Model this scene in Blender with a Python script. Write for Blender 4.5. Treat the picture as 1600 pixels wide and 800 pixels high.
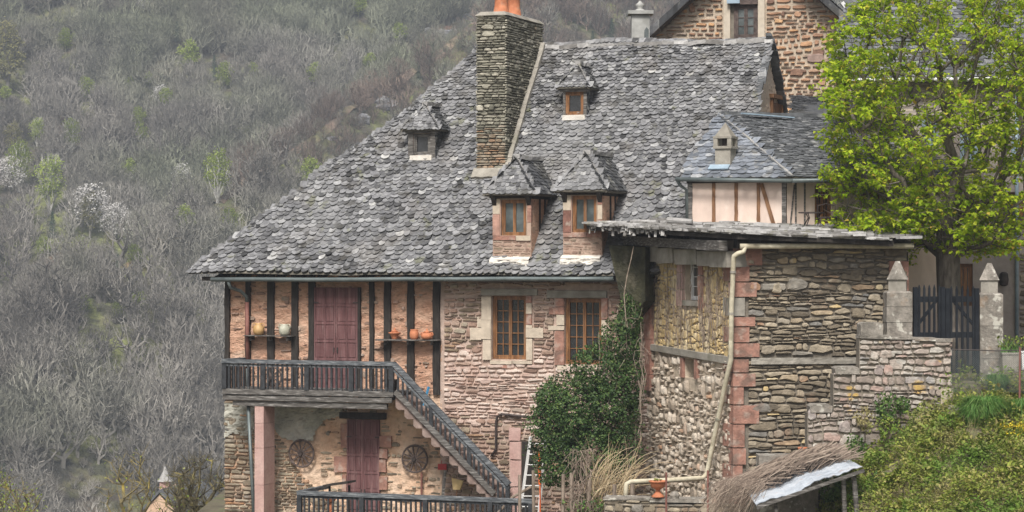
import bpy, math, random
import numpy as np
from mathutils import Vector, Matrix, noise, kdtree

# ------------------------------------------------------------------ camera, sky, sun, exposure
SC = bpy.context.scene
for o in list(bpy.data.objects): bpy.data.objects.remove(o)
COL = SC.collection
FPX = 3900.0
cam_d = bpy.data.cameras.new('camera'); cam = bpy.data.objects.new('camera', cam_d); COL.objects.link(cam)
cam.location = (0, 0, 0); cam.rotation_euler = (math.radians(90), 0, 0)
cam_d.sensor_width = 36; cam_d.lens = FPX/1600*36; cam_d.clip_start = 0.5; cam_d.clip_end = 5000
SC.camera = cam
SUN_EL, SUN_AZ = 50.0, 192.0      # degrees; azimuth clockwise from +Y (behind the camera)
wd = bpy.data.worlds.new('World'); SC.world = wd; wd.use_nodes = True
nt = wd.node_tree; nt.nodes.clear()
sky = nt.nodes.new('ShaderNodeTexSky'); sky.sky_type = 'NISHITA'; sky.sun_disc = False
sky.sun_elevation = math.radians(SUN_EL); sky.sun_rotation = math.radians(SUN_AZ); sky.air_density = 1.0; sky.dust_density = 4.0
hs = nt.nodes.new('ShaderNodeHueSaturation'); hs.inputs['Saturation'].default_value = 0.35
bg = nt.nodes.new('ShaderNodeBackground'); bg.inputs['Strength'].default_value = 0.082
wo = nt.nodes.new('ShaderNodeOutputWorld')
nt.links.new(sky.outputs[0], hs.inputs['Color']); nt.links.new(hs.outputs[0], bg.inputs[0]); nt.links.new(bg.outputs[0], wo.inputs[0])
sd = bpy.data.lights.new('sun', 'SUN'); sd.energy = 3.1; sd.angle = math.radians(16); sd.color = (1.0, 0.96, 0.9)
sun = bpy.data.objects.new('sun', sd); COL.objects.link(sun); sun.location = (-20, -20, 60)
az, el = math.radians(SUN_AZ), math.radians(SUN_EL)
sdir = Vector((math.sin(az)*math.cos(el), math.cos(az)*math.cos(el), math.sin(el)))
sun.rotation_euler = sdir.to_track_quat('Z', 'Y').to_euler()
SC.view_settings.view_transform = 'Standard'; SC.view_settings.look = 'None'
SC.view_settings.gamma = 1.0; SC.view_settings.use_curve_mapping = False
SC.view_settings.exposure = 0.52
SC.cycles.max_bounces = 6; SC.cycles.volume_bounces = 0; SC.cycles.transparent_max_bounces = 6

R = random.Random(7)
def rr(a, b): return R.uniform(a, b)
def nz(x, y, z=0.0): return noise.noise(Vector((x, y, z)))

# ------------------------------------------------------------------ geometry helpers
def P(px, py, d): return Vector(((px-800)/FPX*d, d, (400-py)/FPX*d))

class Plane:
    def __init__(s, O, A, B):
        s.O = Vector(O); s.A = Vector(A).normalized(); s.B = Vector(B).normalized(); s.N = s.A.cross(s.B).normalized(); s.warp = None
    def px(s, x, y):
        d = Vector(((x-800)/FPX, 1, (400-y)/FPX))
        t = s.O.dot(s.N)/d.dot(s.N); q = d*t - s.O
        return (q.dot(s.A), q.dot(s.B))
    def poly(s, pts): return [s.px(*p) for p in pts]
    def rect(s, x0, y0, x1, y1):
        a0, b1 = s.px(x0, y0); a1, b0 = s.px(x1, y1)
        return (a0, a1, b0, b1)
    def pt(s, a, b, n=0.0):
        if s.warp: n += s.warp(a, b)
        return s.O + s.A*a + s.B*b + s.N*n
def vplane(p, q):       # vertical plane through two points, p left and q right in the view
    A = Vector((q[0]-p[0], q[1]-p[1], 0)); return Plane((p[0], p[1], 0), A, (0, 0, 1))

WL = {}
class MB:
    def __init__(s): s.v = []; s.f = []; s.m = []
    def face(s, idx, m=0): s.f.append(idx); s.m.append(m)
    def add(s, vs, fs, m=0):
        k = len(s.v); s.v.extend(tuple(p) for p in vs)
        for f in fs: s.f.append([i+k for i in f]); s.m.append(m)
    def box8(s, c, m=0):
        s.add(c, [(0,3,2,1),(4,5,6,7),(0,1,5,4),(1,2,6,5),(2,3,7,6),(3,0,4,7)], m)
    def box(s, x0, x1, y0, y1, z0, z1, m=0):
        s.box8([(x0,y0,z0),(x1,y0,z0),(x1,y1,z0),(x0,y1,z0),(x0,y0,z1),(x1,y0,z1),(x1,y1,z1),(x0,y1,z1)], m)
    def pbox(s, pl, a0, a1, b0, b1, n0, n1, m=0, j=0.0):
        q = lambda: rr(-j, j) if j else 0
        c = [pl.pt(a+q(), b+q(), n+q()) for n in (n0, n1) for a, b in ((a0,b0),(a1,b0),(a1,b1),(a0,b1))]
        s.add(c, [(0,3,2,1),(4,5,6,7),(0,1,5,4),(1,2,6,5),(2,3,7,6),(3,0,4,7)], m)
    def prism(s, pts0, pts1, m=0):      # two matching outlines
        n = len(pts0); s.add(list(pts0)+list(pts1), [tuple(range(n))[::-1], tuple(range(n, 2*n))]+[(i, (i+1)%n, n+(i+1)%n, n+i) for i in range(n)], m)
    def pprism(s, pl, poly, n0, n1, m=0):
        s.prism([pl.pt(a, b, n0) for a, b in poly], [pl.pt(a, b, n1) for a, b in poly], m)
    def beam(s, p, q, w, h, m=0, up=(0,0,1), seg=1, j=0.0):
        p = Vector(p); q = Vector(q); d = (q-p).normalized(); u = Vector(up)
        sd_ = d.cross(u)
        if sd_.length < 1e-4: sd_ = d.cross(Vector((0,1,0)))
        sd_.normalize(); u = sd_.cross(d).normalized()
        rings = []
        for i in range(seg+1):
            c = p.lerp(q, i/seg); jj = (lambda: rr(-j, j)) if j else (lambda: 0)
            rings.append([c+sd_*(w/2*a+jj())+u*(h/2*b+jj()) for a, b in ((-1,-1),(1,-1),(1,1),(-1,1))])
        vs = [x for r in rings for x in r]; fs = [(3,2,1,0), tuple(4*seg+i for i in range(4))]
        for k in range(seg):
            for i in range(4): fs.append((4*k+i, 4*k+(i+1)%4, 4*k+4+(i+1)%4, 4*k+4+i))
        s.add(vs, fs, m)
    def tube(s, pts, r, n=8, m=0, r1=None, cap=True):
        pts = [Vector(p) for p in pts]; k0 = len(s.v); K = len(pts); ref = None
        for i, p in enumerate(pts):
            d = (pts[min(i+1, K-1)]-pts[max(i-1, 0)]).normalized()
            if ref is None:
                ref = d.orthogonal().normalized()
            ref = (ref-d*ref.dot(d))
            ref = ref.normalized() if ref.length > 1e-5 else d.orthogonal().normalized()
            b = d.cross(ref); rad = r if r1 is None else r+(r1-r)*i/max(1, K-1)
            for t in range(n):
                an = 2*math.pi*t/n; s.v.append(tuple(p+(ref*math.cos(an)+b*math.sin(an))*rad))
        for i in range(K-1):
            for t in range(n):
                s.face([k0+i*n+t, k0+i*n+(t+1)%n, k0+(i+1)*n+(t+1)%n, k0+(i+1)*n+t], m)
        if cap:
            s.face([k0+t for t in range(n)][::-1], m); s.face([k0+(K-1)*n+t for t in range(n)], m)
    def lathe(s, prof, c=(0,0,0), n=20, m=0, sx=1, sy=1):
        c = Vector(c); k0 = len(s.v)
        for r, z in prof:
            for t in range(n):
                an = 2*math.pi*t/n; s.v.append((c.x+r*math.cos(an)*sx, c.y+r*math.sin(an)*sy, c.z+z))
        for i in range(len(prof)-1):
            for t in range(n): s.face([k0+i*n+t, k0+i*n+(t+1)%n, k0+(i+1)*n+(t+1)%n, k0+(i+1)*n+t], m)
        s.face([k0+t for t in range(n)][::-1], m); s.face([k0+(len(prof)-1)*n+t for t in range(n)], m)
    def build(s, name, mats, parent=None, smooth=False, loc=None):
        if not isinstance(mats, (list, tuple)): mats = [mats]
        off = WL.get(parent.name, Vector()) if parent else Vector(loc or (0,0,0))
        me = bpy.data.meshes.new(name)
        v = np.array(s.v, dtype=np.float64).reshape(-1, 3)-np.array(off)
        me.from_pydata(v.tolist(), [], s.f)
        for mt in mats: me.materials.append(mt)
        me.polygons.foreach_set('material_index', np.array(s.m, dtype=np.int32))
        if smooth: me.polygons.foreach_set('use_smooth', np.ones(len(s.f), dtype=bool))
        me.update()
        o = bpy.data.objects.new(name, me); COL.objects.link(o)
        if parent: o.parent = parent
        else: o.location = off
        WL[o.name] = off
        return o
def props(o, label=None, cat=None, group=None, kind=None):
    if label: o['label'] = label
    if cat: o['category'] = cat
    if group: o['group'] = group
    if kind: o['kind'] = kind
    return o
def thing(name, label, cat, loc, group=None):
    o = bpy.data.objects.new(name, None); COL.objects.link(o); o.location = loc; o.empty_display_size = 0.3
    WL[o.name] = Vector(loc); return props(o, label, cat, group)
def dup(root, loc, rz=0, sc=1.0, label=None):
    kids = [(c, list(c.children)) for c in root.children]
    r = root.copy(); COL.objects.link(r); r.location = loc; r.rotation_euler = (0,0,rz); r.scale = (sc,)*3 if not isinstance(sc, tuple) else sc
    if label: r['label'] = label
    for c, gs in kids:
        k = c.copy(); COL.objects.link(k); k.parent = r
        for g in gs:
            h = g.copy(); COL.objects.link(h); h.parent = k
    return r

# ------------------------------------------------------------------ materials
def hexc(c): return (c[0], c[1], c[2], 1)
def mat(name, ramp, src='noise', scale=2.0, var=0.25, vscale=9.0, bump=0.4, bscale=40.0, rough=0.85, patches=(), stretch=(1,1,1), metal=0.0, const=False, transl=0.0, spec=0.3, bdist=0.02, ovar=0.0):
    m = bpy.data.materials.new(name); m.use_nodes = True; t = m.node_tree; t.nodes.clear(); N = t.nodes.new; L = t.links.new
    out = N('ShaderNodeOutputMaterial'); b = N('ShaderNodeBsdfPrincipled'); b.inputs['Roughness'].default_value = rough
    b.inputs['Metallic'].default_value = metal; b.inputs['Specular IOR Level'].default_value = spec
    tc = N('ShaderNodeNewGeometry'); mp = N('ShaderNodeMapping'); mp.inputs['Scale'].default_value = stretch
    L(tc.outputs['Position'], mp.inputs['Vector'])
    def noi(sc_, det=4.0, off=0.0):
        n = N('ShaderNodeTexNoise'); n.noise_dimensions = '4D' if off else '3D'
        n.inputs['Scale'].default_value = sc_; n.inputs['Detail'].default_value = det; L(mp.outputs[0], n.inputs['Vector'])
        if off: n.inputs['W'].default_value = off
        return n
    def stretchv(n, lo, hi):
        r = N('ShaderNodeMapRange'); r.inputs['From Min'].default_value = lo; r.inputs['From Max'].default_value = hi; r.inputs['To Min'].default_value = 0; r.inputs['To Max'].default_value = 1
        L(n, r.inputs['Value']); return r.outputs[0]
    cr = N('ShaderNodeValToRGB'); cr.color_ramp.interpolation = 'CONSTANT' if const else 'LINEAR'
    e = cr.color_ramp.elements
    while len(e) < len(ramp): e.new(0.5)
    for i, (p, c) in enumerate(ramp): e[i].position = p; e[i].color = hexc(c)
    if src == 'island': L(tc.outputs['Random Per Island'], cr.inputs[0])
    else: L(stretchv(noi(scale).outputs['Fac'], 0.3, 0.7), cr.inputs[0])
    col = cr.outputs[0]
    if var:
        v = noi(vscale, 5.0, 3.3); r = N('ShaderNodeMapRange'); r.inputs['From Min'].default_value = 0.25; r.inputs['From Max'].default_value = 0.75
        r.inputs['To Min'].default_value = 1-var; r.inputs['To Max'].default_value = 1+var; L(v.outputs['Fac'], r.inputs['Value'])
        mx = N('ShaderNodeVectorMath'); mx.operation = 'SCALE'; L(col, mx.inputs[0]); L(r.outputs[0], mx.inputs['Scale']); col = mx.outputs[0]
    for k, (pc, ps, lo, hi, amt) in enumerate(patches):
        n = noi(ps, 6.0, 7.1+k*2.7); f = stretchv(n.outputs['Fac'], lo, hi)
        mu = N('ShaderNodeMath'); mu.operation = 'MULTIPLY'; mu.inputs[1].default_value = amt; L(f, mu.inputs[0])
        mx = N('ShaderNodeMix'); mx.data_type = 'RGBA'; L(mu.outputs[0], mx.inputs[0]); L(col, mx.inputs[6]); mx.inputs[7].default_value = hexc(pc); col = mx.outputs[2]
    if ovar:
        oi = N('ShaderNodeObjectInfo'); r = N('ShaderNodeMapRange'); r.inputs['To Min'].default_value = 1-ovar; r.inputs['To Max'].default_value = 1+ovar; L(oi.outputs['Random'], r.inputs['Value'])
        mx = N('ShaderNodeVectorMath'); mx.operation = 'SCALE'; L(col, mx.inputs[0]); L(r.outputs[0], mx.inputs['Scale']); col = mx.outputs[0]
    L(col, b.inputs['Base Color'])
    if bump:
        n = noi(bscale, 5.0, 1.7); bp = N('ShaderNodeBump'); bp.inputs['Strength'].default_value = bump; bp.inputs['Distance'].default_value = bdist
        L(n.outputs['Fac'], bp.inputs['Height']); L(bp.outputs[0], b.inputs['Normal'])
    sh = b.outputs[0]
    if transl:
        tr = N('ShaderNodeBsdfTranslucent'); L(col, tr.inputs[0]); ms = N('ShaderNodeMixShader'); ms.inputs[0].default_value = transl
        L(sh, ms.inputs[1]); L(tr.outputs[0], ms.inputs[2]); sh = ms.outputs[0]
    L(sh, out.inputs['Surface']); return m
def g(v, w=0.0): return (v+w, v, v-w)
MT = {}
MT['slate'] = mat('lauze_slate', [(0,(.03,.03,.031)),(.08,(.08,.08,.083)),(.35,(.138,.138,.144)),(.7,(.19,.19,.197)),(.92,(.245,.245,.252)),(.985,(.32,.32,.322)),(1,(.43,.425,.41))], 'island', var=.42, vscale=11, bump=.8, bscale=26,
    patches=[((.34,.34,.32),9,.55,.65,.5),((.05,.046,.038),3.2,.57,.65,.65),((.15,.155,.07),3.1,.62,.69,.5),((.17,.15,.13),1.0,.52,.68,.35),((.30,.30,.30),.45,.5,.7,.35)])
MT['slate_blue'] = mat('blue_slate', [(0,(.10,.11,.125)),(.5,(.17,.185,.215)),(.9,(.24,.26,.295)),(1,(.40,.40,.4))], 'island', var=.35, vscale=12, bump=.6, bscale=30, patches=[((.32,.31,.29),6,.55,.65,.55),((.12,.11,.09),1.6,.58,.68,.5)])
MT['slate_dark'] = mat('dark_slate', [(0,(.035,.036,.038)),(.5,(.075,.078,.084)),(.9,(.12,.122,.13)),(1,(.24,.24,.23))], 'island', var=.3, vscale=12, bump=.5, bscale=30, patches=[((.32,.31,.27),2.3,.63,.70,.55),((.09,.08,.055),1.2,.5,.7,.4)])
MT['schist'] = mat('schist_stone', [(0,(.12,.10,.075)),(.25,(.20,.165,.12)),(.55,(.29,.245,.18)),(.8,(.37,.315,.235)),(.87,(.19,.185,.175)),(.96,(.38,.30,.2)),(1,(.32,.19,.12))], 'island', var=.45, vscale=8, bump=.9, bscale=22, patches=[((.44,.37,.28),3.2,.55,.67,.5),((.26,.15,.10),1.7,.58,.7,.55)])
MT['schist_brown'] = mat('rusty_schist', [(0,(.13,.10,.07)),(.3,(.25,.19,.13)),(.55,(.34,.29,.225)),(.72,(.29,.18,.11)),(.9,(.42,.36,.28)),(.97,(.36,.19,.1)),(1,(.45,.4,.33))], 'island', var=.4, vscale=9, bump=.8, bscale=24, patches=[((.40,.37,.31),2.4,.56,.66,.4)])
MT['chimney_stone'] = mat('chimney_schist', [(0,(.12,.115,.09)),(.4,(.22,.21,.165)),(.8,(.33,.31,.25)),(1,(.44,.41,.34))], 'island', var=.4, vscale=9, bump=.8, bscale=24, patches=[((.34,.2,.12),1.3,.6,.7,.4),((.42,.40,.34),3,.58,.66,.5)])
MT['pink_stone'] = mat('pink_rubble', [(0,(.20,.13,.10)),(.4,(.33,.22,.17)),(.75,(.40,.29,.23)),(.9,(.26,.2,.15)),(1,(.45,.36,.3))], 'island', var=.3, vscale=8, bump=.7, bscale=26)
MT['wash_stone'] = mat('limewashed_rubble', [(0,(.46,.33,.28)),(.5,(.58,.46,.40)),(1,(.66,.56,.49))], 'island', var=.25, vscale=5, bump=.8, bscale=22, patches=[((.40,.22,.16),1.4,.55,.66,.5),((.62,.56,.49),1.0,.52,.68,.5)])
MT['pale_rubble'] = mat('pale_rubble', [(0,(.28,.23,.18)),(.3,(.42,.35,.28)),(.7,(.52,.45,.37)),(.92,(.6,.53,.45)),(1,(.4,.24,.15))], 'island', var=.3, vscale=9, bump=.7, bscale=26)
MT['orange_rubble'] = mat('orange_brown_rubble', [(0,(.20,.12,.09)),(.25,(.34,.20,.13)),(.5,(.45,.27,.17)),(.65,(.33,.27,.22)),(.8,(.50,.28,.15)),(.92,(.58,.36,.19)),(1,(.26,.2,.2))], 'island', var=.3, vscale=7, bump=.6, bscale=26)
MT['yellow_stone'] = mat('ochre_render_stone', [(0,(.50,.37,.18)),(.5,(.60,.46,.24)),(1,(.64,.53,.34))], 'island', var=.3, vscale=7, bump=.9, bscale=20, stretch=(1,1,.6), patches=[((.46,.40,.32),3.5,.52,.66,.7)])
MT['lichen_stone'] = mat('lichened_wall_stone', [(0,(.21,.165,.14)),(.3,(.33,.275,.235)),(.6,(.42,.365,.32)),(.75,(.38,.27,.23)),(.88,(.29,.27,.26)),(1,(.52,.48,.42))], 'island', var=.45, vscale=9, bump=1.0, bscale=22, patches=[((.55,.36,.09),2.2,.62,.68,.75),((.5,.47,.42),4.0,.54,.63,.6),((.17,.14,.12),2.6,.58,.68,.5)])
MT['mortar'] = mat('grey_mortar', [(0,(.15,.13,.105)),(1,(.24,.21,.17))], bump=.6, bscale=30)
MT['mortar_dark'] = mat('dark_joint', [(0,(.08,.075,.062)),(1,(.15,.135,.11))], bump=.6, bscale=30)
MT['mortar_pink'] = mat('pinkish_mortar', [(0,(.36,.26,.21)),(1,(.5,.39,.33))], bump=.6, bscale=30)
MT['mortar_cream'] = mat('cream_mortar', [(0,(.42,.35,.27)),(1,(.55,.46,.36))], bump=.6, bscale=30)
MT['mud'] = mat('peach_mud_render', [(0,(.42,.23,.15)),(.5,(.54,.325,.225)),(1,(.6,.4,.29))], scale=1.6, var=.25, vscale=12, bump=1.0, bscale=22, patches=[((.22,.14,.09),7,.59,.65,.8),((.33,.24,.18),2.2,.56,.66,.6),((.62,.47,.37),1.2,.56,.68,.5)], stretch=(1,1,2.2), bdist=.04)
MT['peach'] = mat('peach_lime_render', [(0,(.50,.31,.20)),(.5,(.6,.41,.285)),(1,(.64,.48,.36))], scale=1.2, var=.2, vscale=9, bump=.9, bscale=22, patches=[((.28,.2,.13),6,.60,.67,.7),((.46,.36,.28),1.3,.54,.66,.6)], bdist=.03)
MT['grey_plaster'] = mat('grey_old_plaster', [(0,(.27,.27,.225)),(.5,(.37,.36,.31)),(1,(.46,.44,.385))], scale=1.6, var=.25, vscale=7, bump=.8, bscale=18, bdist=.03)
MT['pinkpanel'] = mat('smooth_pink_render', [(0,(.60,.47,.40)),(1,(.70,.57,.49))], scale=1.6, var=.10, vscale=5, bump=.25, bscale=20, patches=[((.45,.36,.31),2.2,.58,.72,.5),((.74,.64,.57),3,.58,.68,.5)], stretch=(1,1,.5))
MT['gable_plaster'] = mat('flaking_cream_render', [(0,(.62,.50,.40)),(1,(.7,.59,.49))], scale=1.5, var=.15, bump=.6, bscale=18, patches=[((.30,.22,.17),9,.6,.64,.8)])
MT['pink_block'] = mat('pink_sandstone', [(0,(.22,.11,.085)),(.5,(.31,.16,.12)),(1,(.40,.24,.19))], 'island', var=.4, vscale=5, bump=.9, bscale=20, patches=[((.46,.38,.32),4.5,.54,.66,.6),((.14,.10,.08),3,.55,.66,.7)])
MT['pillar_pink'] = mat('pale_pink_sandstone', [(0,(.42,.26,.23)),(1,(.52,.36,.32))], scale=3, var=.15, vscale=20, bump=.5, bscale=60, patches=[((.3,.26,.24),2,.6,.7,.5)])
MT['cream_block'] = mat('cream_dressed_stone', [(0,(.42,.35,.27)),(.6,(.52,.44,.35)),(1,(.42,.28,.22))], 'island', var=.2, vscale=9, bump=.4, bscale=30)
MT['granite'] = mat('lichened_granite', [(0,(.15,.135,.115)),(1,(.30,.27,.235))], scale=5, var=.35, vscale=18, bump=.8, bscale=30, patches=[((.52,.50,.44),6,.57,.63,.8),((.24,.16,.1),3,.60,.7,.6)])
MT['concrete'] = mat('weathered_concrete', [(0,(.22,.2,.17)),(1,(.36,.335,.29))], scale=2, var=.2, bump=.4, bscale=30, patches=[((.14,.14,.09),1.5,.56,.68,.6)])
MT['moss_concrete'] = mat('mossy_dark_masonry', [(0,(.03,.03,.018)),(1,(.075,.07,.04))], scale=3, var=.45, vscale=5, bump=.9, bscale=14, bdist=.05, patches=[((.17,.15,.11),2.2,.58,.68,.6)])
MT['timber'] = mat('blackened_timber', [(0,(.018,.015,.013)),(1,(.05,.042,.036))], scale=6, var=.35, vscale=20, bump=.5, bscale=30, stretch=(4,4,.5))
MT['timber_grey'] = mat('weathered_grey_timber', [(0,(.055,.05,.046)),(.6,(.13,.12,.11)),(1,(.3,.285,.27))], scale=7, var=.35, vscale=25, bump=.5, bscale=30, stretch=(.5,1,5))
MT['rail'] = mat('dark_grey_painted_wood', [(0,(.022,.024,.027)),(1,(.05,.053,.058))], scale=8, var=.3, vscale=20, bump=.3, bscale=40, rough=.6, patches=[((.2,.2,.195),5,.64,.7,.5)])
MT['rail_top'] = mat('worn_grey_handrail', [(0,(.04,.045,.052)),(.6,(.12,.13,.14)),(1,(.27,.28,.29))], scale=7, var=.3, vscale=22, bump=.4, bscale=40, rough=.6, stretch=(.6,1,5))
MT['orange_wood'] = mat('varnished_orange_wood', [(0,(.13,.06,.025)),(.6,(.235,.11,.045)),(1,(.31,.16,.075))], scale=5, var=.3, bump=.2, bscale=60, rough=.5, stretch=(3,3,.5), patches=[((.2,.14,.1),2.5,.56,.68,.6)])
MT['brown_wood'] = mat('brown_oak_timber', [(0,(.16,.08,.04)),(1,(.27,.15,.08))], scale=5, var=.3, bump=.4, bscale=40, stretch=(3,3,.5))
MT['maroon'] = mat('faded_maroon_paint', [(0,(.105,.047,.047)),(.5,(.15,.07,.07)),(1,(.21,.115,.112))], scale=2.5, var=.3, vscale=10, bump=.35, bscale=40, rough=.8, stretch=(4,4,.3), patches=[((.27,.19,.175),7,.58,.68,.5),((.08,.04,.04),1.2,.55,.68,.5)])
MT['glass'] = mat('dark_window_glass', [(0,(.008,.009,.011)),(1,(.035,.037,.04))], scale=1.8, var=.3, bump=.02, bscale=3, rough=.06, spec=.9)
MT['glass_pale'] = mat('glass_before_curtain', [(0,(.04,.05,.05)),(1,(.13,.15,.15))], scale=2.2, var=.3, bump=0, rough=.08, spec=.7)
MT['zinc'] = mat('grey_zinc', [(0,(.10,.12,.12)),(1,(.16,.185,.185))], scale=3, var=.15, bump=.1, rough=.45, metal=.3)
MT['zinc_blue'] = mat('blue_flashing', [(0,(.25,.33,.4)),(1,(.33,.42,.5))], scale=3, var=.15, bump=.1, rough=.5)
MT['rust_pipe'] = mat('rust_brown_pipe', [(0,(.17,.07,.055)),(1,(.25,.11,.09))], scale=3, var=.2, bump=.1, rough=.6)
MT['cream_pipe'] = mat('cream_pvc_pipe', [(0,(.48,.43,.32)),(1,(.6,.55,.42))], scale=3, var=.2, bump=.1, rough=.45, patches=[((.26,.22,.14),3.5,.56,.66,.6)])
MT['terracotta'] = mat('terracotta', [(0,(.42,.14,.065)),(1,(.58,.23,.12))], scale=5, var=.2, bump=.2, bscale=60, rough=.7, patches=[((.4,.3,.22),4,.62,.7,.4)])
MT['ochre_pot'] = mat('ochre_glazed_pot', [(0,(.42,.24,.09)),(1,(.55,.36,.17))], scale=5, var=.2, bump=.2, rough=.45)
MT['cream_pot'] = mat('cream_glazed_pot', [(0,(.36,.36,.28)),(1,(.5,.49,.4))], scale=8, var=.2, bump=.2, rough=.4, patches=[((.12,.12,.1),9,.62,.65,.7)])
MT['white'] = mat('white_mortar_fillet', [(0,(.55,.51,.45)),(1,(.72,.68,.62))], scale=4, var=.15, bump=.6, bscale=25)
MT['white_paint'] = mat('white_paint', [(0,(.68,.68,.67)),(1,(.78,.78,.77))], var=.05, bump=0, rough=.4)
MT['iron'] = mat('dark_iron', [(0,(.03,.025,.024)),(1,(.075,.055,.05))], scale=6, var=.3, bump=.3, bscale=50, rough=.6)
MT['wheel'] = mat('old_wheel_wood', [(0,(.055,.04,.036)),(1,(.14,.105,.092))], scale=9, var=.3, bump=.4, bscale=50)
MT['orange_plastic'] = mat('orange_plastic', [(0,(.75,.13,.03)),(1,(.8,.17,.04))], var=.05, bump=0, rough=.4)
MT['blue_plastic'] = mat('blue_plastic', [(0,(.05,.22,.4)),(1,(.08,.3,.5))], var=.05, bump=0, rough=.4)
MT['red_paint'] = mat('red_paint', [(0,(.35,.03,.03)),(1,(.45,.05,.05))], var=.1, bump=0, rough=.5)
MT['straw'] = mat('straw', [(0,(.5,.36,.16)),(1,(.62,.47,.25))], var=.2, bump=.3)
MT['sheet'] = mat('galvanised_sheet', [(0,(.42,.46,.52)),(.5,(.55,.6,.66)),(1,(.68,.70,.74))], scale=2.5, var=.15, bump=.2, rough=.5, metal=.1, patches=[((.35,.2,.12),3,.62,.68,.5)])
MT['brush'] = mat('dry_brushwood', [(0,(.12,.09,.07)),(.5,(.23,.175,.14)),(1,(.36,.29,.23))], 'island', var=.2, bump=0)
MT['straw_twig'] = mat('dry_straw_stems', [(0,(.30,.21,.12)),(.5,(.45,.35,.21)),(1,(.58,.47,.31))], 'island', var=.2, bump=0)
MT['bark'] = mat('grey_bark', [(0,(.085,.07,.058)),(1,(.19,.165,.14))], scale=6, var=.35, bump=.8, bscale=20, stretch=(3,3,.7))
MT['twig'] = mat('pale_twig_bark', [(0,(.13,.105,.085)),(1,(.24,.205,.17))], scale=6, var=.3, bump=0)
MT['maple_leaf'] = mat('fresh_green_leaf', [(0,(.19,.31,.012)),(.3,(.32,.46,.018)),(.7,(.48,.59,.03)),(.95,(.62,.66,.06)),(1,(.6,.38,.08))], 'island', var=.3, vscale=1.1, bump=0, rough=.6, transl=.55)
MT['ivy_leaf'] = mat('dark_ivy_leaf', [(0,(.02,.045,.014)),(.4,(.045,.09,.024)),(.8,(.08,.14,.038)),(1,(.17,.24,.07))], 'island', var=.4, vscale=1.6, bump=0, rough=.5, transl=.3)
MT['bank_leaf'] = mat('bank_foliage', [(0,(.10,.13,.025)),(.35,(.20,.26,.04)),(.65,(.30,.34,.06)),(.85,(.34,.30,.12)),(1,(.42,.40,.10))], 'island', var=.4, vscale=1.1, bump=0, rough=.7, transl=.35, patches=[((.14,.27,.04),.9,.52,.62,.7),((.36,.29,.16),.75,.56,.66,.7)])
MT['grass'] = mat('long_grass', [(0,(.08,.19,.04)),(.6,(.14,.28,.06)),(1,(.26,.36,.12))], 'island', var=.2, bump=0, rough=.6, transl=.3)
MT['dry_grass'] = mat('dead_grass', [(0,(.2,.16,.08)),(1,(.38,.32,.18))], 'island', var=.2, bump=0)
MT['yellow'] = mat('yellow_petal', [(0,(.65,.48,.02)),(1,(.75,.6,.04))], 'island', var=.1, bump=0)
MT['soil'] = mat('garden_soil', [(0,(.09,.075,.05)),(.6,(.15,.13,.085)),(1,(.11,.13,.05))], scale=1.5, var=.3, bump=.6, bscale=12)
MT['hill'] = mat('woodland_floor', [(0,(.035,.032,.026)),(.4,(.085,.07,.053)),(.7,(.085,.09,.045)),(1,(.16,.125,.095))], scale=.14, var=.6, vscale=.8, bump=1.0, bscale=.9, bdist=1.2, patches=[((.20,.22,.07),.07,.50,.60,.8),((.25,.14,.10),.05,.62,.67,.8),((.035,.035,.028),.3,.55,.61,.75)])
MT['rock'] = mat('grey_rock', [(0,(.10,.10,.11)),(.6,(.22,.22,.23)),(1,(.36,.35,.33))], scale=.5, var=.35, vscale=1.5, bump=.8, bscale=2.5, bdist=.4, patches=[((.22,.17,.11),.4,.56,.66,.6)])
MT['far_bark'] = mat('far_grey_branches', [(0,(.135,.12,.105)),(.5,(.215,.20,.178)),(1,(.30,.283,.255))], scale=.02, var=.3, vscale=.08, bump=0, ovar=.36, patches=[((.11,.085,.068),.011,.5,.60,.6),((.17,.20,.11),.03,.46,.60,.55)])
MT['scrub_bark'] = mat('brown_scrub_branches', [(0,(.10,.075,.06)),(1,(.2,.15,.12))], scale=.05, var=.3, vscale=.1, bump=0, ovar=.4)
MT['birch_bark'] = mat('white_birch_bark', [(0,(.4,.39,.36)),(1,(.6,.58,.54))], scale=2, var=.2, bump=0)
MT['lime_leaf'] = mat('spring_lime_leaf', [(0,(.20,.27,.04)),(.6,(.33,.41,.07)),(1,(.45,.5,.13))], 'island', var=.2, bump=0, transl=.4)
MT['olive_leaf'] = mat('olive_catkin', [(0,(.16,.155,.06)),(1,(.27,.25,.10))], 'island', var=.2, bump=0, transl=.3)
MT['blossom'] = mat('white_blossom', [(0,(.55,.53,.51)),(1,(.76,.74,.72))], 'island', var=.1, bump=0, transl=.3)
MT['evergreen'] = mat('evergreen_leaf', [(0,(.02,.045,.025)),(1,(.05,.1,.05))], 'island', var=.3, bump=0)
MT['gold_lichen'] = mat('gold_lichened_bark', [(0,(.06,.05,.035)),(.6,(.13,.11,.06)),(1,(.28,.23,.06))], scale=2.5, var=.3, bump=.4)

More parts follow.
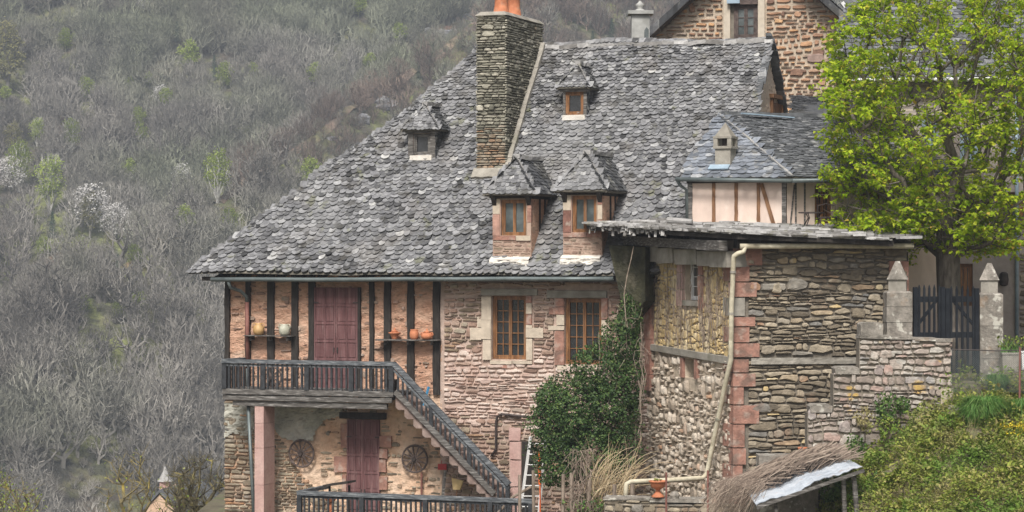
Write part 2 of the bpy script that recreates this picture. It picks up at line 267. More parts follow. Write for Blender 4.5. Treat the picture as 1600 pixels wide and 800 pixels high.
# ------------------------------------------------------------------ masonry, slates, rendered panels
def scan(poly, b, holes=()):
    xs = []
    for i in range(len(poly)):
        (a0, b0), (a1, b1) = poly[i], poly[(i+1) % len(poly)]
        if (b0 <= b) != (b1 <= b): xs.append(a0+(b-b0)/(b1-b0)*(a1-a0))
    xs.sort(); iv = [(xs[i], xs[i+1]) for i in range(0, len(xs)-1, 2)]
    for (h0, h1, k0, k1) in holes:
        if k0 <= b <= k1:
            nv = []
            for s, e in iv:
                if h1 <= s or h0 >= e: nv.append((s, e)); continue
                if h0 > s: nv.append((s, h0))
                if h1 < e: nv.append((h1, e))
            iv = nv
    return iv
def inpoly(poly, a, b):
    c = False
    for i in range(len(poly)):
        (a0, b0), (a1, b1) = poly[i], poly[i-1]
        if (b0 > b) != (b1 > b) and a < (a1-a0)*(b-b0)/(b1-b0)+a0: c = not c
    return c
def stones(mb, pl, poly, ch=(.05,.1), sl=(.15,.45), prot=(.01,.05), gap=.014, holes=(), wav=.05, mf=None, jit=.012, sharp=.72, skip=0.0, tall=.10, gx=None, hf=.35):
    gx = gx or gap
    bmin = min(b for a, b in poly); bmax = max(b for a, b in poly)
    ys = [bmin]
    while ys[-1] < bmax: ys.append(ys[-1]+rr(*ch))
    sd = rr(0, 99)
    bd = lambda k, a: ys[k]+wav*nz(a*.55, k*.23, sd)+wav*hf*nz(a*2.1, k*.7, sd+5)
    for k in range(len(ys)-1):
        bm_ = (ys[k]+ys[k+1])/2
        for (s, e) in scan(poly, bm_, holes):
            a = s
            while a < e-.015:
                w = rr(*sl)*(.6+rr(0, .8)); w = min(w, e-a)
                if e-(a+w) < sl[0]*.5: w = e-a
                x0, x1 = a+gx/2, a+w-gx/2; a += w
                if x1-x0 < .02 or rr(0, 1) < skip: continue
                tk = k+1
                if k+2 < len(ys) and rr(0, 1) < tall: tk = k+2
                cx = (x0+x1)/2; lo = lambda q: min(max(bd(k, q), bmin), bmax-.03)+gap/2; hi = lambda q: min(bd(tk, q), bmax+.01)-gap/2
                mid = (lo(cx)+hi(cx))/2; hh = (hi(cx)-lo(cx))/2
                if hh < .008: continue
                W = x1-x0; j = lambda: rr(-jit, jit); e0, e1 = rr(.25, .8), rr(.25, .8)
                o = [(x0, mid-hh*e0), (x0+W*.22+j(), lo(x0+W*.22)+abs(j())), (x0+W*.6+j(), lo(x0+W*.6)+abs(j())*.6), (x1-W*.08, lo(x1)+abs(j())), (x1, mid-hh*e1*.5),
                     (x1-rr(0, W*.1), mid+hh*e1), (x0+W*.7+j(), hi(x0+W*.7)-abs(j())), (x0+W*.3+j(), hi(x0+W*.3)-abs(j())*.6), (x0+rr(0, W*.1), mid+hh*e0)]
                n = len(o); p = rr(*prot); ti = rr(-.3, .3)*p
                v = [pl.pt(q[0], q[1], -.03) for q in o]
                v += [pl.pt(cx+(q[0]-cx)*(sharp+.2), mid+(q[1]-mid)*(sharp+.12), p*.75+rr(-.004,.004)) for q in o]
                v += [pl.pt(cx+(q[0]-cx)*sharp*.85, mid+(q[1]-mid)*sharp*.8, p+ti*(q[0]-cx)/W+rr(-.004,.004)) for q in o]
                fs = [(i, (i+1)%n, n+(i+1)%n, n+i) for i in range(n)]+[(n+i, n+(i+1)%n, 2*n+(i+1)%n, 2*n+i) for i in range(n)]+[tuple(range(2*n, 3*n))]
                mb.add(v, fs, mf(cx, mid) if mf else 0)
def slates(mb, pl, poly, e0=.17, e1=.12, w0=.25, w1=.17, lift=.05, th=.016, arc=.55, m=0, wob=.05, over=.03, lean=0.0, nbase=0.0):
    bmin = min(b for a, b in poly); bmax = max(b for a, b in poly); b = bmin; k = 0; sd = rr(0, 99)
    while b < bmax-.02:
        t = (b-bmin)/(bmax-bmin); ex = e0+(e1-e0)*t; wm = w0+(w1-w0)*t
        for (s, e) in scan(poly, min(b+ex*.3, bmax-.01)):
            a = s-rr(0, wm*.6)-over
            while a < e+over-wm*.2:
                w = wm*rr(.7, 1.35); cx = a+w/2; a += w*rr(.86, 1.0)
                if cx < s-over or cx > e+over: continue
                y = b+wob*nz(cx*.4, b*.9, sd)+rr(-.15, .15)*ex; L_ = ex*rr(1.9, 2.2); h = w/2
                sk = rr(-.12, .12)+lean; li = lift*rr(.7, 1.25)
                q1, q2 = rr(.85,1.1)*arc, rr(.85,1.1)*arc
                out = [(-h, L_), (-h*1.0, ex*q1), (-h*rr(.84,.94), ex*q1*.48), (-h*rr(.5,.62), ex*q1*.14), (h*rr(-.1,.1), ex*rr(-.08,.03)), (h*rr(.5,.62), ex*q2*.14), (h*rr(.84,.94), ex*q2*.5), (h*1.0, ex*q2), (h, L_)]
                z = lambda dy: nbase+li*(1-dy/L_)+.006
                r0 = rr(-.006, .006); tl = rr(-.03, .03)
                top = [pl.pt(cx+dx+sk*dy, y+dy, z(dy)+r0+tl*dx) for dx, dy in out]
                bot = [pl.pt(cx+dx+sk*dy, y+dy, z(dy)+r0+tl*dx-th) for dx, dy in out[1:8]]
                k0 = len(mb.v); n = len(top); mb.v.extend(tuple(p) for p in top+bot)
                mb.face([k0+i for i in range(n)], m)
                for i in range(6): mb.face([k0+n+i, k0+n+i+1, k0+i+2, k0+i+1], m)
        b += ex*.96; k += 1
def panel(mb, pl, poly, n0=0, amp=.02, step=.04, fs=3.0, holes=(), m=0, depth=.03):
    a0 = min(p[0] for p in poly); a1 = max(p[0] for p in poly); b0 = min(p[1] for p in poly); b1 = max(p[1] for p in poly)
    na = max(1, int((a1-a0)/step)); nb = max(1, int((b1-b0)/step)); ids = {}; sd = rr(0, 99)
    def vid(i, j):
        if (i, j) not in ids:
            a = a0+(a1-a0)*i/na; b = b0+(b1-b0)*j/nb
            n = n0+amp*(nz(a*fs, b*fs*1.6, sd)+.6*nz(a*fs*3.1, b*fs*5, sd))
            ids[(i, j)] = len(mb.v); mb.v.append(tuple(pl.pt(a, b, n)))
        return ids[(i, j)]
    for i in range(na):
        for j in range(nb):
            ca = a0+(a1-a0)*(i+.5)/na; cb = b0+(b1-b0)*(j+.5)/nb
            if not inpoly(poly, ca, cb): continue
            if any(h[0] < ca < h[1] and h[2] < cb < h[3] for h in holes): continue
            mb.face([vid(i, j), vid(i+1, j), vid(i+1, j+1), vid(i, j+1)], m)
def slab(mb, pl, a0, a1, b0, b1, holes=(), n=-.03, depth=.3, m=0, back=True):   # wall sheet with real openings and their reveals
    xs = sorted({a0, a1, *[min(max(h[i], a0), a1) for h in holes for i in (0, 1)]}); ys = sorted({b0, b1, *[min(max(h[i], b0), b1) for h in holes for i in (2, 3)]})
    for i in range(len(xs)-1):
        for j in range(len(ys)-1):
            ca, cb = (xs[i]+xs[i+1])/2, (ys[j]+ys[j+1])/2
            if any(h[0] < ca < h[1] and h[2] < cb < h[3] for h in holes): continue
            mb.add([pl.pt(xs[i], ys[j], n), pl.pt(xs[i+1], ys[j], n), pl.pt(xs[i+1], ys[j+1], n), pl.pt(xs[i], ys[j+1], n)], [(0,1,2,3)], m)
    for (h0, h1, k0, k1) in holes:
        c = [(h0,k0),(h1,k0),(h1,k1),(h0,k1)]
        for i in range(4):
            p, q = c[i], c[(i+1)%4]
            mb.add([pl.pt(*p, n), pl.pt(*q, n), pl.pt(*q, n-depth), pl.pt(*p, n-depth)], [(0,1,2,3)], m)
def casement(pl, r, cols, rows, nb, fr=.05, depth=.05, leaf=2, m_f=0, m_g=1, mb=None, glass=None, pane_cols=None):
    """frame mesh and pane mesh; r=(a0,a1,b0,b1), nb = face of the glass"""
    a0, a1, b0, b1 = r; mb = mb or MB(); gm = glass or mb
    mb.pbox(pl, a0, a0+fr, b0, b1, nb-.01, nb+depth, m_f); mb.pbox(pl, a1-fr, a1, b0, b1, nb-.01, nb+depth, m_f)
    mb.pbox(pl, a0+fr, a1-fr, b0, b0+fr, nb-.01, nb+depth-.003, m_f); mb.pbox(pl, a0+fr, a1-fr, b1-fr, b1, nb-.01, nb+depth-.003, m_f)
    ia0, ia1, ib0, ib1 = a0+fr, a1-fr, b0+fr, b1-fr; W = (ia1-ia0)/leaf
    for l in range(leaf):
        s = ia0+W*l; e = s+W; st = fr*.7
        mb.pbox(pl, s+.002, s+st, ib0+.002, ib1-.002, nb-.008, nb+depth*.8, m_f); mb.pbox(pl, e-st, e-.002, ib0+.002, ib1-.002, nb-.008, nb+depth*.8, m_f)
        mb.pbox(pl, s+st, e-st, ib0+.002, ib0+st, nb-.008, nb+depth*.76, m_f); mb.pbox(pl, s+st, e-st, ib1-st, ib1-.002, nb-.008, nb+depth*.76, m_f)
        for c in range(1, cols):
            x = s+st+(e-s-2*st)*c/cols; mb.pbox(pl, x-.009, x+.009, ib0+st, ib1-st, nb-.004, nb+depth*.5, m_f)
        for c in range(1, rows):
            y = ib0+st+(ib1-ib0-2*st)*c/rows; mb.pbox(pl, s+st, e-st, y-.009, y+.009, nb-.004, nb+depth*.46, m_f)
    gm.add([pl.pt(a0, b0, nb), pl.pt(a1, b0, nb), pl.pt(a1, b1, nb), pl.pt(a0, b1, nb)], [(0,1,2,3)], m_g)
    return mb
def rough_post(mb, pl, a0, a1, b0, b1, n0, n1, m=0, j=.012, seg=8):
    s = []
    for i in range(seg+1):
        b = b0+(b1-b0)*i/seg; s.append((a0+rr(-j, j), a1+rr(-j, j), b, n1+rr(-j, j)*.5))
    k0 = len(mb.v)
    for (x0, x1, b, n) in s: mb.v.extend(tuple(pl.pt(a, b, q)) for a, q in ((x0, n0), (x1, n0), (x1, n), (x0, n)))
    for i in range(seg):
        for t in range(4): mb.face([k0+4*i+t, k0+4*i+(t+1)%4, k0+4*i+4+(t+1)%4, k0+4*i+4+t], m)
    mb.face([k0+3, k0+2, k0+1, k0], m); mb.face([k0+4*seg+t for t in range(4)], m)
def panelled_leaf(mb, pl, a0, a1, b0, b1, n, rows=6, cols=2):
    mb.pbox(pl, a0, a1, b0, b1, n-.03, n)
    st = .035; H = b1-b0; rh = H/rows
    mb.pbox(pl, a0, a0+st, b0, b1, n, n+.018); mb.pbox(pl, a1-st, a1, b0, b1, n, n+.018)
    for i in range(rows+1):
        y = b0+H*i/rows; mb.pbox(pl, a0+st, a1-st, max(b0, y-.028), min(b1, y+.028), n, n+.016+(.01 if i == 2 else 0))
    w = (a1-a0-2*st)/cols
    for c in range(cols):
        for i in range(rows):
            x0 = a0+st+w*c+.03; x1 = a0+st+w*(c+1)-.03; y0 = b0+rh*i+.055; y1 = b0+rh*(i+1)-.055
            mb.pbox(pl, x0, x1, y0, y1, n, n+.012)
        if c: mb.pbox(pl, a0+st+w*c-.016, a0+st+w*c+.016, b0, b1, n, n+.014)

# ------------------------------------------------------------------ plants
def crown_points(n, cen, rad, rng, shell=.45, power=2.0, cut=None):
    out = []
    while len(out) < n:
        p = np.array([rng.uniform(-1, 1) for _ in range(3)]); d = np.linalg.norm(p)
        if d > 1 or d < .05: continue
        if rng.random() > shell+(1-shell)*d**power: continue
        q = np.array(cen)+p*np.array(rad)
        if cut and not cut(q): continue
        out.append(q)
    return out
def skeleton(root, top, pts, rng, step=.5, w=.28, bend=.12, tnodes=5):
    nodes = [np.array(root, float)]; par = [-1]; pl_ = [0.0]
    top = np.array(top, float)
    for i in range(1, tnodes+1):
        p = nodes[0]+(top-nodes[0])*i/tnodes+np.array([rng.uniform(-.04,.04)*step, rng.uniform(-.04,.04)*step, 0])
        par.append(len(nodes)-1); pl_.append(pl_[-1]+np.linalg.norm(p-nodes[-1])); nodes.append(p)
    tn0 = max(1, tnodes-2)
    pts = sorted(pts, key=lambda p: np.linalg.norm(p-top))
    tips = []
    cap = 60+len(pts)*8; arr = np.zeros((cap, 3)); pla = np.zeros(cap); n = len(nodes)
    arr[:n] = nodes; pla[:n] = pl_; pla[:tn0] = 1e6; pars = par[:]
    base_pl = pl_[:]
    for p in pts:
        cost = np.linalg.norm(arr[:n]-p, axis=1)+w*pla[:n]
        j = int(np.argmin(cost)); q = arr[j].copy(); d = np.linalg.norm(p-q); k = max(1, int(d/step)); prev = j
        for i in range(1, k+1):
            if n >= cap: break
            t = i/k; x = q+(p-q)*t
            x = x+np.array([0, 0, bend*d*math.sin(math.pi*t)*-.5])+np.array([rng.gauss(0, .06)*step for _ in range(3)])*(0 if i == k else 1)
            arr[n] = x; pla[n] = (pla[prev] if pla[prev] < 1e5 else 0)+d/k; pars.append(prev); prev = n; n += 1
        tips.append(prev)
    cnt = np.zeros(n)
    for t in tips: cnt[t] += 1
    for i in range(n-1, 0, -1): cnt[pars[i]] += cnt[i]
    return arr[:n], pars, cnt, tips
def draw_skel(mb, arr, pars, cnt, r0, ex=.5, sides=5, rmin=0, m=0, rmax=9, thin=3):
    for i in range(1, len(arr)):
        if cnt[i] == 0: continue
        ra = min(rmax, r0*cnt[pars[i]]**ex); rb = min(rmax, r0*cnt[i]**ex)
        ra = min(ra, rb*1.35) if pars[i] > 6 else ra
        if rb < rmin: continue
        p, q = Vector(arr[pars[i]]), Vector(arr[i])
        if (q-p).length < 1e-5: continue
        mb.tube([p, q], ra, sides if rb > r0*3 else thin, m, r1=rb, cap=False)
def blade(mb, p, d, w, L_, m=0, side=None):
    s = side or d.cross(Vector((rr(-1,1), rr(-1,1), rr(-1,1)))).normalized()
    mb.add([p-s*w/2, p+s*w/2, p+d*L_], [(0,1,2)], m)
def leaf(mb, p, d, up, L_, W, m=0, droop=.2):
    s = d.cross(up)
    if s.length < 1e-3: s = d.orthogonal()
    s.normalize(); n = s.cross(d)
    a = p; b = p+d*L_*.45+s*W*.5+n*.1*L_; c = p+d*L_-n*droop*L_; e = p+d*L_*.45-s*W*.5+n*.1*L_
    f = p+d*L_*.75+s*W*.36-n*.02*L_; h = p+d*L_*.75-s*W*.36-n*.02*L_
    mid = p+d*L_*.5-n*.03*L_
    mb.add([a, b, f, c, h, e, mid], [(0,1,6),(1,2,6),(2,3,6),(3,4,6),(4,5,6),(5,0,6)], m)
def rdir(zlo=-1, zhi=1):
    z = rr(zlo, zhi); t = rr(0, 2*math.pi); r = math.sqrt(max(0, 1-z*z)); return Vector((r*math.cos(t), r*math.sin(t), z))
MT['step'] = mat('brown_grey_steps', [(0,(.19,.135,.115)),(1,(.31,.235,.205))], scale=4, var=.25, bump=.4)
MT['slab'] = mat('bleached_roof_slab', [(0,(.16,.15,.14)),(.5,(.3,.29,.28)),(1,(.52,.51,.5))], 'island', var=.3, vscale=10, bump=.5, patches=[((.2,.19,.12),3,.58,.66,.5)])
MT['slate_mid'] = mat('fine_grey_slate', [(0,(.06,.063,.066)),(.5,(.115,.12,.128)),(.9,(.17,.175,.185)),(1,(.28,.28,.28))], 'island', var=.3, vscale=9, bump=.4, patches=[((.4,.4,.38),2.4,.62,.7,.6)])
MT['mortar_cream2'] = mat('cream_dressed_jamb', [(0,(.5,.43,.34)),(1,(.58,.51,.42))], var=.15, bump=.3)
MT['granite2'] = mat('grey_plaster_shaft', [(0,(.30,.30,.285)),(1,(.42,.42,.40))], scale=3, var=.15, bump=.4, patches=[((.18,.18,.16),2,.55,.7,.5)])
MT['grey_wall'] = mat('mauve_grey_plaster', [(0,(.30,.255,.235)),(1,(.42,.37,.34))], scale=1.2, var=.15, bump=.3)
MT['gatep'] = mat('blue_black_gate_paint', [(0,(.012,.014,.018)),(1,(.025,.028,.033))], var=.2, bump=.1, rough=.85, spec=.1)
MT['stake'] = mat('weathered_stake', [(0,(.16,.12,.09)),(1,(.32,.26,.21))], scale=6, var=.25, bump=.4, stretch=(3,3,.6))
MT['bush_mid'] = mat('mid_green_leaf', [(0,(.04,.09,.02)),(.5,(.085,.16,.035)),(1,(.16,.24,.06))], 'island', var=.25, bump=0, rough=.5, transl=.3)
MT['yellow_lichen'] = mat('bright_lichened_bark', [(0,(.13,.11,.07)),(.6,(.22,.18,.08)),(1,(.38,.29,.06))], scale=2.5, var=.3, bump=.3)
MT['bracken'] = mat('dead_bracken', [(0,(.08,.06,.045)),(.5,(.14,.105,.08)),(1,(.22,.155,.115))], scale=.25, var=.4, vscale=.9, bump=.8, bscale=1.2, bdist=.6, patches=[((.15,.15,.07),.12,.54,.64,.8)])
# ------------------------------------------------------------------ terrain
def hz_near(x, y):
    z = -7.6
    if y < 36: z = -1.9-5.7*max(0, min(1, (y-4)/30))**.8
    if x > 4.5 and y > 38:
        bank = -4.95+.12*(y-47)+(x-6.75)*(.66 if x > 6.75 else 1.6)
        bank = min(bank, -2.85-.27*(50.8-y))+.10*nz(x*.9, y*.9)
        z = max(z, bank)
    if y > 50.9 and x > 9.15: z = -2.62
    elif y > 51.7 and x > 5.6: z = max(-6.4, -2.62-max(0, 8.5-x)*1.25)
    if x <= 6.1 and y > 44: z = max(z, -6.5 if x > -8.5 else -7.6)
    d = max(0, y-(72 if x > -9 else 56))
    return z-min(.36*d, 40)
R0 = Vector((0, 470)); R1 = Vector((-39, 380)); RD = (R1-R0).normalized()
def hz(x, y):
    if y < 200: return hz_near(x, y)
    zA = -40+.45*(y-320)+5*nz(x*.012, y*.012)+3*nz(x*.035+9, y*.03)+1.2*nz(x*.1, y*.1)
    gq = Vector((x, y))-R0; gc = RD.x*gq.y-RD.y*gq.x; zA -= 11*math.exp(-((gc+16)/15)**2)*max(0, min(1, (y-330)/60))
    if y > 560: zA -= (y-560)*.45
    q = Vector((x, y))-R0; al = q.dot(RD); cr = RD.x*q.y-RD.y*q.x; al = max(al, -50)
    zB = 48-.36*al-(.52 if cr > 0 else .75)*abs(cr)+1.6*nz(x*.07+3, y*.07)+.8*nz(x*.2, y*.2)
    z = max(zA, zB) if y > 255 else -45
    t = max(0, min(1, (y-200)/80))
    return (1-t)*hz_near(x, y)+t*z
def grid_mesh(xs, ys, f):
    mb = MB(); n = len(ys)
    for x in xs:
        for y in ys: mb.v.append((x, y, f(x, y)))
    for i in range(len(xs)-1):
        for j in range(n-1): mb.face([i*n+j, (i+1)*n+j, (i+1)*n+j+1, i*n+j+1])
    return mb
xs = [-900,-600,-400,-250,-150,-90,-60,-40]+[-30+i*1.0 for i in range(30)]+[i*.25 for i in range(0, 57)]+[15+i for i in range(15)]+[40,60,90,150,250,400,600,900]
ys = [-60,-30,-10]+[i*2 for i in range(0, 20)]+[40+i*.25 for i in range(0, 50)]+[53+i*2 for i in range(0, 30)]+[115,130,150,170,200]
props(grid_mesh(xs, ys, hz).build('ground', MT['soil'], smooth=True), kind='structure')
xs = [-900,-600,-400,-300]+[-220+i*2.5 for i in range(150)]+[170,220,300,400,600,900]; ys = [200,215,230,245,255]+[260+i*2.5 for i in range(125)]+[580,620,700,850,1100,1600,2600]
props(grid_mesh(xs, ys, hz).build('hillside', MT['hill'], smooth=True), kind='structure')
bm_ = MB(); nn = 60
for i in range(nn+1):
    al = -48+i*158/nn; w_ = 2.6+1.6*nz(al*.05, 1.0)
    for k in range(7):
        o_ = (k/6-.25)*2*w_; q = R0+RD*al+Vector((RD.y, -RD.x))*(-o_)*(-1); x_, y_ = q; bm_.v.append((x_, y_, hz(x_, y_)+.12+.1*nz(x_*.5, y_*.5)))
for i in range(nn):
    for k in range(6): bm_.face([i*7+k, (i+1)*7+k, (i+1)*7+k+1, i*7+k+1])
props(bm_.build('bracken_slope', MT['bracken'], smooth=True), kind='structure')
def hill_at(px, py):
    for i in range(1200):
        d = 250+i*.5; p = P(px, py, d)
        if hz(p.x, p.y) >= p.z: return p
    return None

# ------------------------------------------------------------------ the half-timbered house
TH = math.radians(20); cT, sT = math.cos(TH), math.sin(TH)
U = Vector((cT, -sT, 0)); V = Vector((sT, cT, 0)); Zu = Vector((0, 0, 1))
FO = Vector((0, 60, 0))
def H(u, v, w): return FO+U*u+V*v+Zu*w
def FP(v): return Plane(H(0, v, 0), U, Zu)           # wall-parallel plane, v metres behind the facade
F = FP(0)
house = thing('half_timbered_house', 'half-timbered stone house with steep fish-scale slate roof, wooden balcony and tall chimney', 'house', H(-1.5, 4, -6.5))
PH = math.radians(50)
e_a, e_b = FP(-.5).px(640, 434)
RM = Plane(H(0, -.5, e_b), U, V*math.cos(PH)+Zu*math.sin(PH))
off = RM.B.z*0+RM.O.dot(RM.B)
def rmb(px, py): a, b = RM.px(px, py); return a, b
RM.O = H(0, -.5, e_b)
class RPlane(Plane):
    def px(s, x, y):
        d = Vector(((x-800)/FPX, 1, (400-y)/FPX)); t = s.O.dot(s.N)/d.dot(s.N); q = d*t-s.O
        return (q.dot(s.A), q.dot(s.B))
RM = RPlane(RM.O, RM.A, RM.B)
def bz(z): return (z-RM.O.z)/RM.B.z               # roof b of a height
RM.warp = lambda a, b: (.13*max(0, 1-b/1.7)**2)+.10*nz(a*.35, b*.4, 4)+.05*nz(a*1.1, b*1.1, 8)
sil = [(296,432),(318,412),(345,390),(372,368),(420,335),(470,299),(520,257),(560,232),(610,198),(655,160),(690,127),(720,101),(750,73)]
rp = [RM.px(*p) for p in sil]
aR, bR = RM.px(1206, 63)
rp[0] = (rp[0][0], 0.0); rp[-1] = (rp[-1][0], bR)
roofpoly = [(aR, 0.0), (aR, bR)]+rp[::-1]
vR = -.5+bR*math.cos(PH); zR = RM.O.z+bR*math.sin(PH); aL = F.px(351, 500)[0]
mb = MB(); panel(mb, RM, roofpoly, -.02, .0, .25)
for a0, b0, a1, b1 in [(rp[i][0], rp[i][1], rp[i+1][0], rp[i+1][1]) for i in range(len(rp)-1)]:   # hip side behind the left edge
    bk = lambda a, b: H(a, 2*vR-(-.5+b*math.cos(PH))+0, RM.O.z+b*math.sin(PH))
    mb.add([RM.pt(a0, b0, .02), RM.pt(a1, b1, .02), bk(a1, b1), bk(a0, b0)], [(0,1,2,3)])
mb.add([H(aR, vR, zR), H(rp[-1][0], vR, zR), H(rp[0][0], 2*vR+.5, RM.O.z), H(aR, 2*vR+.5, RM.O.z)], [(0,1,2,3)])
slates(mb, RM, roofpoly, .15, .105, .215, .145, lift=.06, wob=.12, m=1, th=.022, arc=1.0)
roof = mb.build('roof', [MT['mortar_dark'], MT['slate']], house)
mb = MB()
a = rp[-1][0]
while a < aR:
    L_ = rr(.3, .5); c0 = H(a, vR, zR-.01+rr(-.03,.03)); c1 = H(min(a+L_, aR+.05), vR, zR+.0+rr(-.03,.03)); mb.beam(c0, c1, .24+rr(-.03,.03), .11, 0, seg=2, j=.015); a += L_*.97
mb.build('ridge_stones', MT['slab'], roof)
mb = MB()        # hip edge slates along the left silhouette
for i in range(len(rp)-1):
    p, q = Vector((*rp[i], 0)), Vector((*rp[i+1], 0)); n = max(1, int((q-p).length/.16))
    for k in range(n):
        a, b = p.lerp(q, k/n).xy; w = rr(.09,.14); 
        mb.add([RM.pt(a-w*.6, b-w*.4, .05), RM.pt(a+w, b-w*.3, .07), RM.pt(a+w, b+w*1.6, .03), RM.pt(a+w*.2, b+w*1.7, .02)], [(0,1,2,3)])
mb.build('hip_slates', MT['slate'], roof)
mb = MB()        # ragged slate verge of the right gable, both sides
for sgn in (-1, 1):
    t = 0
    while t < vR+.4:
        z = zR-t*math.tan(PH); v = vR+sgn*t
        if sgn > 0 or t > 0.05:
            mb.pbox(Plane(H(0, 0, 0), U, Zu), aR-.18, aR+(.24 if sgn > 0 else .05)+rr(-.04,.04), 0, 0, 0, 0) if False else None
            w = .05 if sgn > 0 else .03
            cs = [H(aR-.13, v-.12*sgn, z+.16), H(aR+w+rr(-.05,.05), v-.12*sgn, z+.15), H(aR+w+rr(-.05,.05), v+.14*sgn, z-.14), H(aR-.13, v+.14*sgn, z-.14)]
            mb.prism([c-Zu*.05 for c in cs], [c+Zu*.02 for c in cs])
        t += .10
mb.build('verge_slates', MT['slate_mid'], roof)
# walls
SB = F.px(640, 616)[1]; GB = -6.9
w1 = F.rect(768, 462, 822, 562); w2 = F.rect(882, 466, 940, 570)
aM = F.px(687, 500)[0]; aE = aR-.15; zE = e_b+.15
mb = MB(); slab(mb, F, aM, aE, GB, zE, [w1, w2], n=-.03)
G = Plane(H(aE, 0, 0), V, Zu); D_ = 2*vR
mb.add([H(aL, 0.03, GB), H(aL, D_, GB), H(aL, D_, zE), H(aL, 0.03, zE)], [(0,1,2,3)]); mb.add([H(aL, D_, GB), H(aE, D_, GB), H(aE, D_, zE), H(aL, D_, zE)], [(0,1,2,3)])
mb.add([H(aL, 0.03, zE), H(aE, 0.03, zE), H(aE, 0.03, GB), H(aL, .03, GB)], [(0,1,2,3)]) if False else None
wallm = [MT['mortar_pink'], MT['pink_stone'], MT['wash_stone'], MT['schist_brown'], MT['schist']]
z1, z2, z3 = F.px(700, 545)[1], F.px(700, 500)[1], F.px(700, 655)[1]
def mf(a, b):
    n = .35*nz(a*1.3, b*1.3, 2)+rr(-.15,.15)
    if b > z1+n: return 1 if rr(0,1) < .62 else 3 if a < F.px(750,500)[0]+n else 1
    if b > z3+n: return 2 if rr(0,1) < .93 else 1
    return rr(0,1) < .55 and 1 or 3
x0 = F.px(752, 500)[0]
holes = [F.rect(753, 450, 833, 570), F.rect(866, 452, 950, 578), F.rect(796, 690, 832, 840)]
stones(mb, F, [(aM+.1, -5.9-.4), (aE, -6.3), (aE, zE), (aM+.1, zE)], ch=(.04,.12), sl=(.12,.42), prot=(.005,.03), gap=.022, wav=.15, holes=holes, mf=mf, jit=.02)
mb.build('stone_wall', wallm, house)
mb = MB(); panel(mb, F, [(aL, SB), (aM+.05, SB), (aM+.05, zE), (aL, zE)], -.04, .03, .035, 3.5)
stones(mb, F, [(aL, SB+.1), (aM, SB+.1), (aM, zE-.1), (aL, zE-.1)], ch=(.05,.1), sl=(.1,.3), prot=(-.02,.015), gap=.03, skip=.86, mf=lambda a, b: 1)
mb.build('mud_infill', [MT['mud'], MT['pink_stone']], house)
# lower storey
d2 = F.rect(543, 655, 594, 860)
mb = MB(); panel(mb, F, [(aL, GB), (aM+.05, GB), (aM+.05, SB), (aL, SB)], -.03, .035, .04, 2.5)
pL = F.px(400, 700)[0]; pM = F.px(505, 700)[0]
stones(mb, F, [(aL-.02, GB), (pL, GB), (pL, SB), (aL-.02, SB)], ch=(.06,.13), sl=(.2,.5), prot=(.02,.06), gap=.015, mf=lambda a, b: 1 if rr(0,1) < .5 else 2)
stones(mb, F, F.poly([(400,840),(560,840),(540,790),(500,770),(470,740),(450,700),(425,672),(400,640)]), ch=(.05,.1), sl=(.15,.35), prot=(.0,.035), gap=.015, mf=lambda a, b: 1 if rr(0,1) < .6 else 2)
stones(mb, F, F.poly([(500,840),(688,840),(688,640),(500,640)]), ch=(.05,.1), sl=(.1,.3), prot=(-.02,.02), gap=.02, skip=.72, holes=[d2], mf=lambda a, b: 1 if rr(0,1) < .3 else 2)
lw = mb.build('lower_wall', [MT['peach'], MT['schist_brown'], MT['schist']], house)
mb = MB()
panel(mb, F, F.poly([(352,630),(398,630),(398,672),(385,682),(365,676),(352,684)]), .045, .05, .035, 4)
panel(mb, F, F.poly([(424,628),(538,628),(534,650),(508,656),(494,672),(490,688),(462,690),(440,684),(428,668),(424,650)]), .03, .045, .035, 4)
mb.build('grey_plaster_patch', MT['grey_plaster'], house)
for r in [(533,662,543,700),(523,713,543,738),(536,742,543,768),(594,681,612,699),(594,701,606,716),(594,718,604,738),(594,745,606,765)]: 
    mb = MB(); mb.pbox(F, *F.rect(*r), -.05, .04+rr(0,.02), 0, j=.012); mb.build('door_quoin', MT['pink_block'], house)
# posts
mb = None
for (x0, x1, yb) in [(352,359,612),(384,391,612),(418.5,428.5,612),(456,466,612),(483,492,612),(578,584.5,612),(601,610.5,612),(637,647,614),(677,687.5,617)]:
    a0, b1 = F.px(x0, 438); a1, b0 = F.px(x1, yb); mb = MB(); rough_post(mb, F, a0, a1, b0, zE+.02, -.06, .045)
    props(mb.build('timber_post', MT['timber'], house))
mb = MB(); a0 = aL-.05; mb.beam(F.pt(a0, zE-.02, .03), F.pt(aM+.1, zE-.02, .03), .2, .16, seg=12, j=.01); mb.beam(F.pt(aM+.1, zE-.04, .0), F.pt(aE, zE-.04, .0), .1, .22, seg=12, j=.01)
mb.beam(H(aL-.4, -.42, e_b-.04), H(aE, -.42, e_b-.04), .1, .1, seg=10, j=.008)
for i in range(24): 
    u = aL+(aE-aL)*i/23; mb.beam(H(u, -.45, e_b-.03), H(u, .1, e_b+.1), .09, .1)
mb.build('eaves_beam', MT['timber'], house)
